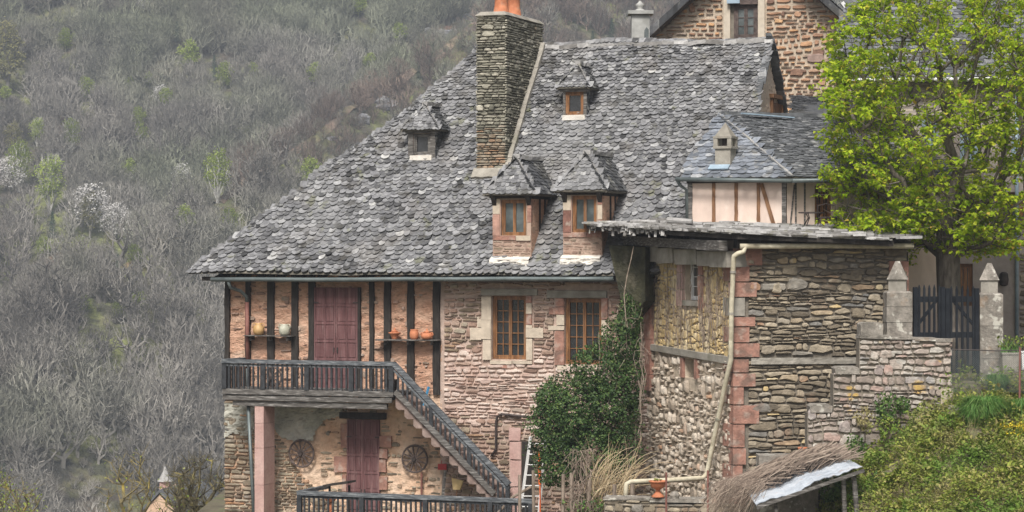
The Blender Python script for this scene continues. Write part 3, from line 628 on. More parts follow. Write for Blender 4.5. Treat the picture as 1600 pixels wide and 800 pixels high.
# doors and shutters
def door(rect, name, frame=True):
    a0, a1, b0, b1 = F.rect(*rect); mid = (a0+a1)/2; ro = None
    for (s, e) in ((a0, mid-.006), (mid+.006, a1)):
        mb = MB(); panelled_leaf(mb, F, s, e, b0, b1, .03, rows=6 if rect[1] < 600 else 7); lfo = mb.build(name, MT['maroon'], house)
        mb = MB(); hx = (e-.04 if s == a0 else s+.04); hz_ = b0+(b1-b0)*.42; mb.pbox(F, hx-.012, hx+.012, hz_-.06, hz_+.06, .045, .075); mb.build('door_handle', MT['iron'], lfo)
        for ty in (.12, .86):
            mb = MB(); y_ = b0+(b1-b0)*ty; x_ = s if s == a0 else e-.12; mb.pbox(F, x_, x_+.12, y_-.015, y_+.015, .045, .058); mb.build('hinge', MT['iron'], lfo)
door((492,449,560,618), 'door_leaf'); door((543,655,594,850), 'door_leaf')
mb = MB(); 
for r in [(487,449,491.6,616),(560.4,449,564,616)]: mb.pbox(F, *F.rect(*r), -.02, .07)
mb.build('door_frame', MT['timber'], house)
mb = MB(); mb.pbox(F, *F.rect(533,644,604,655), -.05, .12, j=.01); mb.build('door_lintel', MT['timber'], house)
# large casement windows
for r, nm in ((w1, (768,462,822,562)), (w2, (882,466,940,570))):
    gm = MB(); mb = casement(F, (r[0]+.005, r[1]-.005, r[2]+.005, r[3]-.005), 2, 5, -.16, fr=.055, depth=.06, glass=gm, m_g=0)
    w = mb.build('window', MT['orange_wood'], house); gm.build('window_pane', MT['glass'], w)
for blocks, mt in (([(753,463,767.6,500),(753,500,767.6,530),(755,531,767.6,562),(735,512,752.6,531),(822.4,474,831,490),(822.4,508,832,512),(822.4,512,849,528),(822.4,529,832,562),(766,563,800,569),(801,563,832,569),(857,509,881.6,516),(870,492,881.6,508),(940.4,500,948,530),(871,571,893,578),(894,571,948,577),(746,495,752.6,511)], 'cream_block'),
                   ([(822.4,463,831,473),(822.4,491,831,507),(766,570,792,575),(869,466,881.6,479),(858,480,881.6,491.5),(867,517,881.6,570),(940.4,466,950,499),(940.4,531,948,570)], 'pink_block')):
    for r in blocks: mb = MB(); mb.pbox(F, *F.rect(*r), -.06, .02+rr(0,.02), 0, j=.006); mb.build('surround_stone', MT[mt], house)
mb = MB(); mb.pbox(F, *F.rect(752,451,840,462), -.06, .04, j=.01); mb.pbox(F, *F.rect(855,454,948,465.5), -.06, .03, j=.01); mb.build('window_lintel', MT['concrete'], house)
mb = MB()
for r in [(797,690,814,718),(798,719,815,760),(797,761,815,850),(796,668,814,689)]: mb.pbox(F, *F.rect(*r), -.06, .03+rr(0,.02), j=.01)
mb.build('door_jamb', MT['pillar_pink'], house)
mb = MB(); mb.pbox(F, *F.rect(815,690,834,850), -.04, -.01); mb.build('cellar_door', MT['timber'], house)
# gable
mb = MB(); mb.add([G.pt(*p) for p in [(0, GB), (D_, GB), (D_, zE), (vR, zR-.05), (0, zE)]], [(0,1,2,3,4)])
panel(mb, G, [(1.5, zR-1.75*math.tan(PH)-2), (D_-1.5, zR-1.75*math.tan(PH)-2), (vR, zR-.1)], .04, .02, .05, 3)
mb.build('gable_wall', MT['gable_plaster'], house)
mb = MB(); r = G.rect(1201, 153, 1217, 190); mb.pbox(G, r[0]-.03, r[0]+.07, r[2], r[3], 0, .12); mb.pbox(G, r[1]-.07, r[1]+.03, r[2], r[3], 0, .12); mb.pbox(G, r[0]-.1, r[1]+.1, r[3], r[3]+.1, 0, .16)
mb.pbox(G, r[0]+.07, r[1]-.07, r[2], r[3]-.1, 0, .07, 1); mb.build('gable_hatch', [MT['brown_wood'], MT['orange_wood']], house)
# gutter and pipes
mb = MB(); g0 = FP(-.64).px(330, 437); g1 = FP(-.64).px(958, 436)
mb.tube([H(g0[0]+(g1[0]-g0[0])*i/8, -.64, g0[1]+(g1[1]-g0[1])*i/8+rr(-.01,.01)) for i in range(9)], .055, 10); mb.build('gutter', MT['zinc'], house, smooth=True)
def ppath(plane_n, pts): return [FP(-n).pt(*FP(-n).px(x, y)) for (x, y), n in zip(pts, plane_n)]
mb = MB(); mb.tube(ppath([.62,.5,.3,.13,.12], [(357,440),(360,449),(376,455),(385,463),(386,472)]), .045, 8); mb.build('downpipe', MT['zinc'], house, smooth=True); mb = MB(); mb.tube(ppath([.12,.12], [(387,575),(388,616)]), .045, 8); mb.build('downpipe', MT['zinc'], house, smooth=True); mb = MB(); mb.tube(ppath([.95,1.0], [(388,634),(399,850)]), .045, 8); mb.build('downpipe', MT['zinc'], house, smooth=True)
mb = MB(); mb.tube(ppath([.12,.12], [(386,472),(387,575)]), .052, 8); mb.build('downpipe_sleeve', MT['rust_pipe'], house, smooth=True)
mb = MB(); mb.tube(ppath([.08]*7, [(840,653),(800,649),(783,647),(777,651),(775,660),(775,702),(768,712)]), .03, 8); mb.build('water_pipe', MT['iron'], house, smooth=True)
# pillar
PI_ = FP(-1.1); r = PI_.rect(398, 630, 412, 860); mb = MB(); zs = [-7.2, -5.6, -4.7, -4.1, r[3]]
for i in range(4): mb.pbox(PI_, r[0], r[1], zs[i]+.004, zs[i+1]-.004, -.62, 0, 0, j=.004)
mb.build('balcony_pillar', MT['pillar_pink'], house)
# balcony

NB = 1.2; B_ = FP(-NB); aB0, zT = B_.px(347, 561); aB1 = B_.px(614, 600)[0]; zF = B_.px(347, 607)[1]
mb = MB()
mb.pbox(B_, aB0, aB1, zF-.13, zF, -.06, 0, j=.006); mb.pbox(B_, aB0, aB1-.05, zF-.27, zF-.15, -.1, -.03, j=.008); mb.pbox(B_, aB0+.25, aB1-.2, zF-.42, zF-.29, -.2, -.08, j=.01)
k = 0
u = aB0
while u < aB1: mb.box8([H(u, -NB+.062, zF-.05), H(u+.15, -NB+.062, zF-.05), H(u+.15, -.05, zF-.05), H(u, -.05, zF-.05), H(u, -NB+.062, zF), H(u+.15, -NB+.062, zF), H(u+.15, -.05, zF), H(u, -.05, zF)]); u += .155
for i in range(7):
    u = aB0+.12+(aB1-aB0-.3)*i/6; mb.beam(H(u, -NB+.1, zF-.14), H(u, -.02, zF-.14), .12, .16)
balc = mb.build('balcony', MT['timber_grey'], house)
mb = MB(); mb.pbox(B_, aB0, aB1+.02, zT-.10, zT, -.09, .03, j=.006); mb.pbox(B_, aB0, aB1, zT-.17, zT-.11, -.05, -.01, 0)
mb.beam(H(aB0+.04, -NB, zT-.05), H(aB0+.04, -.05, zT-.05), .1, .1)
mb.build('handrail', MT['rail_top'], balc)
def px2a(pl, x): return pl.px(x, 600)[0]
n = 34
for i in range(n+1):
    a = aB0+.05+(aB1-aB0-.1)*i/n; post = i in (0, 8, 17, 26, n)
    mb = MB(); w = .06 if post else .023+rr(-.003,.003); mb.pbox(B_, a-w, a+w, zF-.005, zT-.1, -.07 if post else -.05, .01 if post else -.008, j=.003)
    mb.build('post' if post else 'baluster', MT['rail'], balc)
for i in range(1, 9):
    v = -NB+(NB-.1)*i/9; mb = MB(); mb.beam(H(aB0+.04, v, zF), H(aB0+.04, v, zT-.08), .045, .045, up=(1,0,0)); mb.build('baluster', MT['rail'], balc)
# stairs
stairs = MB(); s0 = B_.px(617, 612); s1 = B_.px(772, 772)
def on(t, q0, q1): return (q0[0]+(q1[0]-q0[0])*t, q0[1]+(q1[1]-q0[1])*t)
h0 = B_.px(614, 568); h1 = B_.px(795, 757)
stairs.beam(B_.pt(*s0, -.03), B_.pt(*s1, -.03), .07, .125, 0, seg=14, j=.006); stairs.beam(B_.pt(s0[0], s0[1], -1.0), B_.pt(s1[0], s1[1], -1.0), .07, .2, 0)
n = 11
stair = stairs.build('stairs', MT['timber_grey'], house)
for i in range(n):
    a, b = on((i+.15)/n, s0, s1); a2, b2 = on((i+1.15)/n, s0, s1); dz = (b-b2)
    pg_ = [(a-.05, b2-.13), (a+.02, b2-.19), (a2+.04, b2-.19), (a2+.04, b2-.02), (a-.05, b-.06)]; mb = MB(); mb.prism([B_.pt(x, y, -.08) for x, y in pg_], [B_.pt(x, y, -.98) for x, y in pg_]); mb.build('step', MT['step'], stair)
mb = MB(); mb.beam(B_.pt(*h0, -.03), B_.pt(*h1, -.03), .11, .11, seg=14, j=.005); mb.beam(B_.pt(h0[0], h0[1]-.15, -.03), B_.pt(h1[0], h1[1]-.15, -.03), .05, .05)
mb.build('handrail', MT['rail_top'], stair)
nb = 24
for i in range(1, nb+1):
    t = i/(nb+.3); a = h0[0]+(h1[0]-h0[0])*t; ht = h0[1]+(h1[1]-h0[1])*t
    ts = (a-s0[0])/(s1[0]-s0[0]); lo = s0[1]+(s1[1]-s0[1])*min(ts, 1.0)
    if ts > 1: lo = s1[1]-.6
    mb = MB(); w = .05 if i in (8, 16, 24) else .023; mb.pbox(B_, a-w, a+w, lo, ht-.05, -.06 if w > .04 else -.045, 0 if w > .04 else -.01, j=.003); mb.build('baluster', MT['rail'], stair)
# chimney
def roof_v(px, py):
    a, b = RM.px(px, py); return -.5+b*math.cos(PH)
vc = roof_v(766, 266); C_ = FP(vc); ca0 = C_.px(744, 150)[0]; ca1 = C_.px(790, 150)[0]; ct = C_.px(766, 24)[1]; cb = C_.px(766, 275)[1]
Cr = Plane(H(ca1, vc, 0), V, Zu); cd = vR+.1-vc; Cl = Plane(H(ca0, vR+.1, 0), -V, Zu)
mb = MB(); q = [(ca0+.03, vc+.03), (ca1-.03, vc+.03), (ca1-.03, vc+cd), (ca0+.03, vc+cd)]
mb.box8([H(u, v, cb-.3) for u, v in q]+[H(u, v, ct) for u, v in q])
zlo = C_.px(766, 205)[1]
stones(mb, C_, [(ca0, cb-.1), (ca1, cb-.1), (ca1, ct), (ca0, ct)], ch=(.04,.09), sl=(.12,.34), prot=(.0,.035), gap=.012, mf=lambda a, b: 2 if (b < zlo+rr(-.4,.4) and rr(0,1) < .8) else 1)
stones(mb, Cr, [(0, cb-.1), (cd, zR-.3), (cd, ct), (0, ct)], ch=(.04,.08), sl=(.12,.34), prot=(.0,.035), gap=.012, mf=lambda a, b: 1)
stones(mb, Cl, [(0, zR-.3), (cd, cb-.1), (cd, ct), (0, ct)], ch=(.05,.1), sl=(.15,.34), prot=(.0,.03), gap=.012, mf=lambda a, b: 1)
chim = mb.build('chimney', [MT['mortar_dark'], MT['chimney_stone'], MT['schist_brown']], house)
mb = MB(); mb.prism([H(ca0-.03, vc-.03, ct), H(ca1+.04, vc-.03, ct), H(ca1+.04, vc+cd+.03, ct), H(ca0-.03, vc+cd+.03, ct)], [H(ca0+.08, vc+.08, ct+.1), H(ca1-.06, vc+.08, ct+.1), H(ca1-.06, vc+cd-.1, ct+.1), H(ca0+.08, vc+cd-.1, ct+.1)]); mb.build('chimney_cap', MT['concrete'], chim)
for k, (v, hh) in enumerate(((vc+.75, .5), (vc+1.65, .5))):
    mb = MB(); mb.lathe([(.23, 0), (.2, .05), (.17, .25), (.16, hh), (.19, hh+.03), (.19, hh+.09), (.13, hh+.09)], H((ca0+ca1)/2+.0, v, ct+.08), 18); mb.build('chimney_pot', MT['terracotta'], chim, smooth=True)
mb = MB()
for i in range(10):
    p = on(i/10, (ca1+.06, RM.px(786,272)[1]), (ca1+.06, bR)); q2 = on((i+1)/10, (ca1+.06, RM.px(786,272)[1]), (ca1+.06, bR)); mb.beam(RM.pt(*p, .07), RM.pt(*q2, .07), .13, .16, j=.01, up=RM.N)
p = RM.px(744, 268); mb.beam(RM.pt(ca0-.05, p[1]-.1, .06), RM.pt(ca1+.1, p[1]-.1, .06), .3, .12, seg=8, j=.02, up=RM.N)
mb.build('mortar_flashing', MT['concrete'], chim)

# ------------------------------------------------------------------ dormers
def dormer(xl, xr, yb, yt, yr, win, kind, o=.2, hip=.55, sl=(.11,.10,.15,.12), ridge_x=None, ly=None):
    xm = (xl+xr)/2; vf = roof_v(xm, yb); D = FP(vf); a0 = D.px(xl, yb)[0]; a1 = D.px(xr, yb)[0]; zb = D.px(xm, yb)[1]; zt = D.px(xm, yt)[1]
    vb = lambda z: -.5+(z-RM.O.z)/math.tan(PH)
    bfz = lambda z: RM.O.z+(z+.5)*math.tan(PH)
    big = kind == 'big'; ze = zt; DD = FP(vf-o); zr = DD.px(xm, yr)[1]; zr = FP(vf-o+hip).px(xm, yr)[1]; am = (a0+a1)/2; hr = zr-ze; hw = (a1-a0)/2+o
    root_mb = MB(); wr = D.rect(*win); fm = 0
    # front wall with the opening
    slab(root_mb, D, a0, a1, zb-.2, zt, [wr], n=0, depth=.25, m=0)
    # side walls, down to the main roof
    for s, a in ((1, a1), (-1, a0)):
        root_mb.add([H(a, vf, zb-.3), H(a, vb(zt)+.25, zt), H(a, vf, zt)], [(0,1,2)], 1)
    if big:
        stones(root_mb, D, [(a0, zb), (a1, zb), (a1, wr[2]-.12), (a0, wr[2]-.12)], ch=(.05,.09), sl=(.12,.3), prot=(0,.02), gap=.02, mf=lambda a, b: 2 if rr(0,1) < .8 else 3)
        for (s, e, y0, y1) in [(a0, wr[0]-.03, wr[2], wr[3]-.35), (a0, wr[0]-.03, wr[3]-.34, wr[3]+.02), (wr[1]+.03, a1, wr[2], wr[2]+.3), (wr[1]+.03, a1, wr[2]+.31, wr[3]-.22), (wr[1]+.03, a1, wr[3]-.21, wr[3]+.02)]:
            root_mb.pbox(D, s, e, y0, y1, -.1, .012+rr(0,.012), 4 if rr(0,1) < .75 else 5, j=.004)
        root_mb.pbox(D, a0+.01, am+.1, wr[2]-.11, wr[2]-.01, -.1, .03, 4, j=.005); root_mb.pbox(D, am+.11, a1-.01, wr[2]-.12, wr[2]-.005, -.1, .035, 5 if xl < 850 else 4, j=.005)
        Sd = Plane(H(a1, vf, 0), V, Zu); L_ = vb(zt)-vf
        for t in (.42, .68):
            x = L_*t; root_mb.pbox(Sd, x-.035, x+.035, max(zb, bfz(vf+x))-.1, zt, -.05, .025, 6)
        root_mb.pbox(Sd, .0, L_+.2, zt-.12, zt, -.05, .03, 6)
    else:
        for s, e in ((a0, wr[0]), (wr[1], a1)): root_mb.pbox(D, s, e, zb, zt, -.05, .02, 6, j=.004)
        Sd = Plane(H(a1, vf, 0), V, Zu); L_ = vb(zt)-vf
        slates(root_mb, Sd, [(0, zb), (L_*.05, zb-.02), (L_, zt), (0, zt)], .1, .1, .14, .14, m=7, lift=.03)
    root_mb.pbox(D, a0-.06, a1+.06, zt-.1, zt, -.02, .07, 6, j=.005)
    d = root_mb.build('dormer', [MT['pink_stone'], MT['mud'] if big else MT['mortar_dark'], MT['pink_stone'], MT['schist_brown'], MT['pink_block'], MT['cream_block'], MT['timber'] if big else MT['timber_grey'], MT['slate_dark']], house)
    # brackets, sill
    mb = MB()
    if big:
        for x in (a0+.05, a1-.05):
            mb = MB(); mb.prism([D.pt(x-.05, zt-.02, .0), D.pt(x-.05, zt-.3, 0), D.pt(x-.05, zt-.05, .2)], [D.pt(x+.05, zt-.02, 0), D.pt(x+.05, zt-.3, 0), D.pt(x+.05, zt-.05, .2)]); mb.build('bracket', MT['timber'], d)
        mb = MB()
        panel(mb, D, [(a0-.03, zb-.15), (a1-.02, zb-.15), (a1-.02, zb+.12), (a0-.03, zb+.12)], .15, .05, .03, 5)
        mb.add([D.pt(a0-.03, zb+.11, .15), D.pt(a1-.02, zb+.11, .15), D.pt(a1-.02, zb+.19, 0), D.pt(a0-.03, zb+.19, 0)], [(0,1,2,3)])
        mb.build('mortar_fillet', MT['white'], d)
    else:
        mb.pbox(D, wr[0]-.06, wr[1]+.06, wr[2]-.14, wr[2]-.005, 0, .1, 0, j=.008); mb.build('sill', MT['white'], d)
    gm = MB(); w = MB()
    if big: casement(D, wr, 1, 1, -.1, fr=.05, depth=.05, mb=w, glass=gm, m_g=1)
    else: casement(D, wr, 1, 1, -.06, fr=.05, depth=.05, leaf=1, mb=w, glass=gm, m_g=1)
    w.v and None
    k = len(w.v); w.add(gm.v, gm.f, 1); w.build('window', [MT['orange_wood'] if (big or xl > 800) else MT['timber_grey'], MT['glass_pale'] if big else MT['glass']], d)
    # roof
    mb = MB(); chi = math.atan2(hr, hip); psi = math.atan2(hr, hw); zc = ze-.02
    Pf = Plane(H(am, vf-o, zc), U, V*math.cos(chi)+Zu*math.sin(chi)); tf = [(-hw, 0), (hw, 0), (0, math.hypot(hr, hip))]
    Pr = Plane(H(am+hw, vf-o, zc), V, -U*math.cos(psi)+Zu*math.sin(psi)); Pl = Plane(H(am-hw, vf-o, zc), -V, U*math.cos(psi)+Zu*math.sin(psi))
    le = vb(zc)-(vf-o)+.15; lr = vb(zr)-(vf-o)+.15; hs_ = math.hypot(hr, hw)
    tr = [(0, 0), (le, 0), (lr, hs_), (hip, hs_)]; tl = [(0, 0), (-hip, hs_), (-lr, hs_), (-le, 0)]
    tl = [(-le, 0), (0, 0), (-hip, hs_), (-lr, hs_)]
    for pl, t in ((Pf, tf), (Pr, tr), (Pl, tl)):
        mb.add([pl.pt(a, b, 0) for a, b in t], [tuple(range(len(t)))], 0); mb.add([pl.pt(a, b, -.06) for a, b in t], [tuple(range(len(t)))[::-1]], 0)
        for i in range(len(t)):
            p, q = t[i], t[(i+1)%len(t)]; mb.add([pl.pt(*p, 0), pl.pt(*q, 0), pl.pt(*q, -.06), pl.pt(*p, -.06)], [(0,1,2,3)], 0)
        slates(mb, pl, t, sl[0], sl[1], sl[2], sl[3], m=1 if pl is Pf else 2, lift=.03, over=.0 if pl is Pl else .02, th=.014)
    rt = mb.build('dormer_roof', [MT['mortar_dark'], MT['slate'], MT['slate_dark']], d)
    mb = MB(); mb.beam(H(am, vf-o+hip-.05, zr+.03), H(am, vb(zr)+.1, zr+.03), .16, .1, seg=7, j=.02); mb.beam(H(am, vf-o+hip, zr+.02), H(am+hw-.03, vf-o+.02, zc+.05), .04, .03, seg=8, j=.008)
    mb.build('dormer_ridge', MT['slab'], d)
    return d
dormer(770, 830, 413, 303, 247, (783,312,822,368), 'big')
dormer(880, 941, 411, 298, 240, (894,306,932,363), 'big')
dormer(880, 917, 182, 137, 101, (884,144,912,179), 'small', o=.14, hip=.4, sl=(.09,.08,.12,.1))
dormer(638, 681, 246, 202, 164, (646,209,673,242), 'small', o=.16, hip=.4, sl=(.09,.08,.12,.1))

# shelves on the wall, pots on them, wheels
def shelf(x0, x1, y):
    a0, b = F.px(x0, y); a1, b1 = F.px(x1, y+2); mb = MB(); mb.pbox(F, a0, a1, b-.03, b, .0, .3, j=.008)
    for t in (.12, .5, .88): mb.pbox(F, a0+(a1-a0)*t-.02, a0+(a1-a0)*t+.02, b-.13, b-.034, .0, .2)
    mb.build('wall_shelf', MT['timber_grey'], house); return b
sb1 = shelf(388, 463, 523); sb2 = shelf(594, 690, 529.5)
def pot(x, b, prof, matn, lab, name='pot', handles=False, spout=False, lid=False):
    Pn = FP(-.16); a = Pn.px(x, 520)[0]; loc = Pn.pt(a, b, 0); t = thing(name, lab, 'pot', loc, 'earthenware on the house shelves')
    mb = MB(); mb.lathe(prof, loc, 18); 
    mb.build('body', MT[matn], t, smooth=True)
    r = max(p[0] for p in prof); h = prof[-1][1]
    if handles:
        for s in (-1, 1): mb = MB(); mb.tube([loc+U*s*(r*.55)+Zu*h*.95, loc+U*s*(r*1.02)+Zu*h*.98, loc+U*s*(r*1.12)+Zu*h*.75, loc+U*s*(r*.98)+Zu*h*.55], .014, 6); mb.build('handle', MT[matn], t, smooth=True)
    if lid:
        mb = MB(); mb.lathe([(r*.6, h), (r*.5, h+.03), (.02, h+.05), (.03, h+.08), (.01, h+.1)], loc, 14); mb.build('lid', MT[matn], t, smooth=True)
pot(404, sb1, [(.07,0),(.13,.05),(.145,.14),(.12,.22),(.08,.27),(.09,.3),(.06,.3)], 'ochre_pot', 'round ochre glazed jug with handles on the left wall shelf', 'jug', handles=True)
pot(444.5, sb1, [(.09,0),(.13,.05),(.14,.14),(.12,.23),(.09,.26),(.095,.28),(.07,.28)], 'cream_pot', 'pale cream spotted crock on the left wall shelf', 'crock', handles=True)
pot(616.5, sb2, [(.06,0),(.07,.03),(.11,.12),(.15,.15),(.15,.17),(.06,.18)], 'terracotta', 'orange terracotta dish with flared rim, leftmost pot of the right wall shelf', 'terracotta_dish', lid=True)
pot(647, sb2, [(.07,0),(.1,.05),(.11,.13),(.1,.2),(.085,.23),(.1,.25),(.07,.25)], 'terracotta', 'tall terracotta jar with pale band in the middle of the right wall shelf', 'terracotta_jar')
pot(667, sb2, [(.07,0),(.13,.04),(.145,.1),(.11,.16),(.06,.17)], 'terracotta', 'squat round terracotta pot with small knob, rightmost on the right wall shelf', 'terracotta_pot', lid=True, handles=True)
def wheel(x, y, rpx, n, lab, nsp=12, name='cart_wheel', lean=0, Y=None):
    Pn = FP(-n); c = Pn.pt(*Pn.px(x, y)); r = rpx/FPX*c.y; t = thing(name, lab, 'wheel', c)
    ang = lambda k, rad, d=0: c+(U*math.cos(k)+Zu*math.sin(k))*rad-V*d
    mb = MB(); mb.tube([ang(2*math.pi*i/32, r*.93) for i in range(33)], r*.075, 6, cap=False); mb.build('rim', MT['wheel'], t)
    mb = MB(); mb.tube([c-V*.09, c+V*.06], r*.15, 10); mb.build('hub', MT['iron'], t)
    for k in range(nsp):
        mb = MB(); mb.beam(ang(2*math.pi*(k+.3)/nsp, r*.13, .02), ang(2*math.pi*(k+.3)/nsp, r*.9), .028, .035); mb.build('spoke', MT['wheel'], t)
wheel(471, 708.5, 22.5, .12, 'old spoked wooden cart wheel hung on the wall left of the lower maroon door')
wheel(648, 717, 22.5, .12, 'old spoked cart wheel hung on the wall between the lower door and the stairs')
wheel(425, 590, 17, .3, 'dark spoked wheel leaning on the balcony wall behind the railing', 10)
# ------------------------------------------------------------------ stone outbuilding with the flat slab roof (right foreground)
CX = P(1148, 400, 54); LX = P(1000, 400, 59.3); RX = P(1440, 400, 54.6)
W1 = vplane((LX.x, LX.y), (CX.x, CX.y)); W2 = vplane((CX.x, CX.y), (RX.x, RX.y))
L1 = (CX-LX).length; L2 = W2.px(1418, 500)[0]
outb = thing('stone_outbuilding', 'stone outbuilding with red sandstone quoins, ochre side wall, cream drainpipe and rough slab roof', 'building', (6.2, 57, -6.5))
zt1 = W1.px(1080, 394)[1]; zt2 = W2.px(1250, 386)[1]; GBo = -7.2
hole = W1.rect(1068, 396, 1092, 470); niche = W1.rect(1068, 560, 1086, 592)
mb = MB(); slab(mb, W1, 0, L1, GBo, zt1+.25, [hole, niche], n=-.04, depth=.35)
pa = W1.px(1019, 500)[0]; zy = W1.px(1080, 551)[1]; zyL = W1.px(1015, 540)[1]; zyR = W1.px(1143, 562)[1]
a_l = W1.px(1019, 540)[0]; a_r = W1.px(1146, 560)[0]
zya = lambda a: zyL+(zyR-zyL)*(a-a_l)/(a_r-a_l)
stones(mb, W1, [(pa+.1, zyL), (L1-.05, zyR+.0), (L1-.05, zt1), (pa+.1, zt1)], ch=(.07,.18), sl=(.10,.26), prot=(-.01,.02), gap=.02, gx=.05, wav=.15, hf=.9, tall=.25, jit=.02, holes=[(hole[0]-.12, hole[1]+.15, hole[2]-.14, hole[3])], mf=lambda a, b: 1, sharp=.8)
stones(mb, W1, [(.1, zyL), (pa-.3, zyL), (pa-.3, zt1), (.1, zt1)], ch=(.12,.2), sl=(.12,.3), prot=(-.01,.015), gap=.02, mf=lambda a, b: 1, sharp=.8)
stones(mb, W1, [(0, GBo), (L1-.1, GBo), (L1-.1, zyR-.1), (0, zyL-.1)], ch=(.07,.14), sl=(.13,.30), prot=(.01,.06), gap=.03, gx=.10, jit=.025, wav=.16, hf=.9, tall=.2, holes=[(niche[0]-.15, niche[1]+.18, niche[2]-.1, niche[3]+.02)], mf=lambda a, b: 2, sharp=.62)
mb.build('side_wall', [MT['mortar_cream'], MT['yellow_stone'], MT['pale_rubble']], outb)
mb = MB(); slab(mb, W2, 0, L2, GBo, zt2+.2, (), n=-.05)
def mf2(a, b):
    return 1 if rr(0, 1) < .985 else 2
stones(mb, W2, [(.3, GBo), (L2, GBo), (L2, zt2+.05), (.3, zt2+.05)], ch=(.045,.15), sl=(.14,.55), prot=(.0,.045), gap=.012, tall=.05, hf=.6, wav=.13, mf=mf2, holes=[(0, L2-.6, W2.px(1200, 569)[1], W2.px(1200, 559)[1])], jit=.022)
# far walls
bk = Vector((-.2, 7, 0))
for p, q in ((Vector((RX.x-.3, RX.y, 0)), Vector((RX.x-.3, RX.y+6, 0))), (Vector((RX.x-.3, RX.y+6, 0)), Vector((LX.x+.6, LX.y+1.5, 0))), ):
    mb.add([p+Zu*GBo, q+Zu*GBo, q+Zu*zt1, p+Zu*zt1], [(0,1,2,3)])
mb.build('front_wall', [MT['mortar'], MT['schist'], MT['yellow_stone']], outb)
qs = [(388,415,1190),(416,440,1170),(441,464,1182),(465,494,1163),(495,510,1179),(511,535,1170),(536,558,1186),(561,582,1169),(583,604,1180),(605,632,1161),(633,662,1185),(663,699,1163),(700,726,1165),(727,751,1160),(752,790,1172),(791,840,1160)]
for i, (y0, y1, x1) in enumerate(qs):
    mb = MB(); a1, b1 = W2.px(x1, y0); b0 = W2.px(x1, y1)[1]; lw_ = .62 if i % 2 else .3
    A_ = W1.pt(L1-lw_, 0, .02); B_c = W1.pt(L1, 0, .02); C_c = W2.pt(0, 0, .04); 
    pts = [W1.pt(L1-lw_, 0, .015), Vector((CX.x-.035, CX.y-.03, 0)), W2.pt(a1, 0, .04), W2.pt(a1, 0, -.2), Vector((CX.x+.1, CX.y+.3, 0)), W1.pt(L1-lw_, 0, -.2)]
    if i == 3: pass
    jj = rr(-.008, .008); mb.prism([p+Zu*(b0+.006)+Vector((jj, jj, 0)) for p in pts], [p+Zu*(b1-.006)+Vector((jj, jj, 0)) for p in pts]); mb.build('quoin_stone', MT['concrete'] if i == 3 else MT['pink_block'], outb)
mb = MB(); mb.pbox(W2, L2-.42, L2+.02, W2.px(1400, 431)[1], W2.px(1400, 408)[1], -.1, .03, j=.008); mb.build('quoin_stone', MT['pink_block'], outb)
for y0, y1, w in ((432,455,.3),(456,482,.42),(483,520,.3)):
    mb = MB(); mb.pbox(W2, L2-w, L2+.02, W2.px(1400, y1)[1]+.01, W2.px(1400, y0)[1], -.1, .025, j=.008); mb.build('quoin_stone', MT['pink_block'], outb)
# ledges
mb = MB(); mb.prism([W1.pt(a_l-.1, zyL+.05, -.05), W1.pt(L1-.15, zyR+.06, -.05), W1.pt(L1-.15, zyR-.1, -.05), W1.pt(a_l-.1, zyL-.1, -.05)], [W1.pt(a_l-.1, zyL+.04, .05), W1.pt(L1-.15, zyR+.05, .05), W1.pt(L1-.15, zyR-.1, .05), W1.pt(a_l-.1, zyL-.1, .05)]); mb.build('stone_band', MT['concrete'], outb)
mb = MB(); panel(mb, W2, [(.35, W2.px(1200,569)[1]), (L2-.6, W2.px(1200,569)[1]), (L2-.6, W2.px(1200,559)[1]), (.35, W2.px(1200,559)[1])], .06, .02, .03, 4); mb.build('mortar_band', MT['concrete'], outb)
# sandstone pier and window on the ochre side
zz = [398, 425, 452, 480, 505, 530, 556, 585, 610]
for i in range(8):
    a0 = W1.px(1010, 500)[0]; a1 = W1.px(1019, 500)[0]; b1 = W1.px(1014, zz[i])[1]; b0 = W1.px(1014, zz[i+1])[1]; mb = MB(); mb.pbox(W1, a0, a1, b0+.005, b1-.005, -.1, .06+rr(0,.01), j=.006); mb.build('pier_stone', MT['pink_block'], outb)
a0 = W1.px(997, 450)[0]; a1 = W1.px(1009, 450)[0]; mb = MB(); mb.pbox(W1, a0, a1, W1.px(1003,476)[1], W1.px(1003,425)[1], -.1, .12, j=.01); mb.build('blocked_opening', MT['pillar_pink'], outb)
for r in [(1059,398,1067.5,425),(1059,426,1067.5,452),(1059,453,1067.5,478),(1092.5,396,1099,430),(1092.5,431,1099,462),(1092.5,463,1099,484)]:
    mb = MB(); mb.pbox(W1, *W1.rect(*r), -.3, .03+rr(0,.01), j=.005); mb.build('window_jamb', MT['pillar_pink'] if r[0] < 1070 else MT['pink_block'], outb)
mb = MB(); mb.pbox(W1, hole[0], hole[1], hole[2]-.12, hole[2], -.3, .05); mb.build('window_sill', MT['concrete'], outb)
gm = MB(); m2 = casement(W1, (hole[0]+.01, hole[1]-.01, hole[2]+.01, hole[3]-.01), 1, 4, -.22, fr=.05, depth=.05, leaf=2, glass=gm, m_g=0)
w = m2.build('window', MT['white_paint'], outb); gm.build('window_pane', MT['glass'], w)
mb = MB(); mb.pbox(W1, niche[0]-.14, niche[0]-.005, niche[2], niche[3]+.01, -.3, .03); mb.build('niche_jamb', MT['pink_block'], outb)
mb = MB(); mb.pbox(W1, niche[1]+.005, niche[1]+.16, niche[2], niche[3]+.01, -.3, .03); mb.build('niche_jamb', MT['pink_block'], outb)
mb = MB(); mb.pbox(W1, niche[0], niche[1], niche[2], niche[3], -.34, -.3); mb.build('niche_back', MT['timber'], outb)
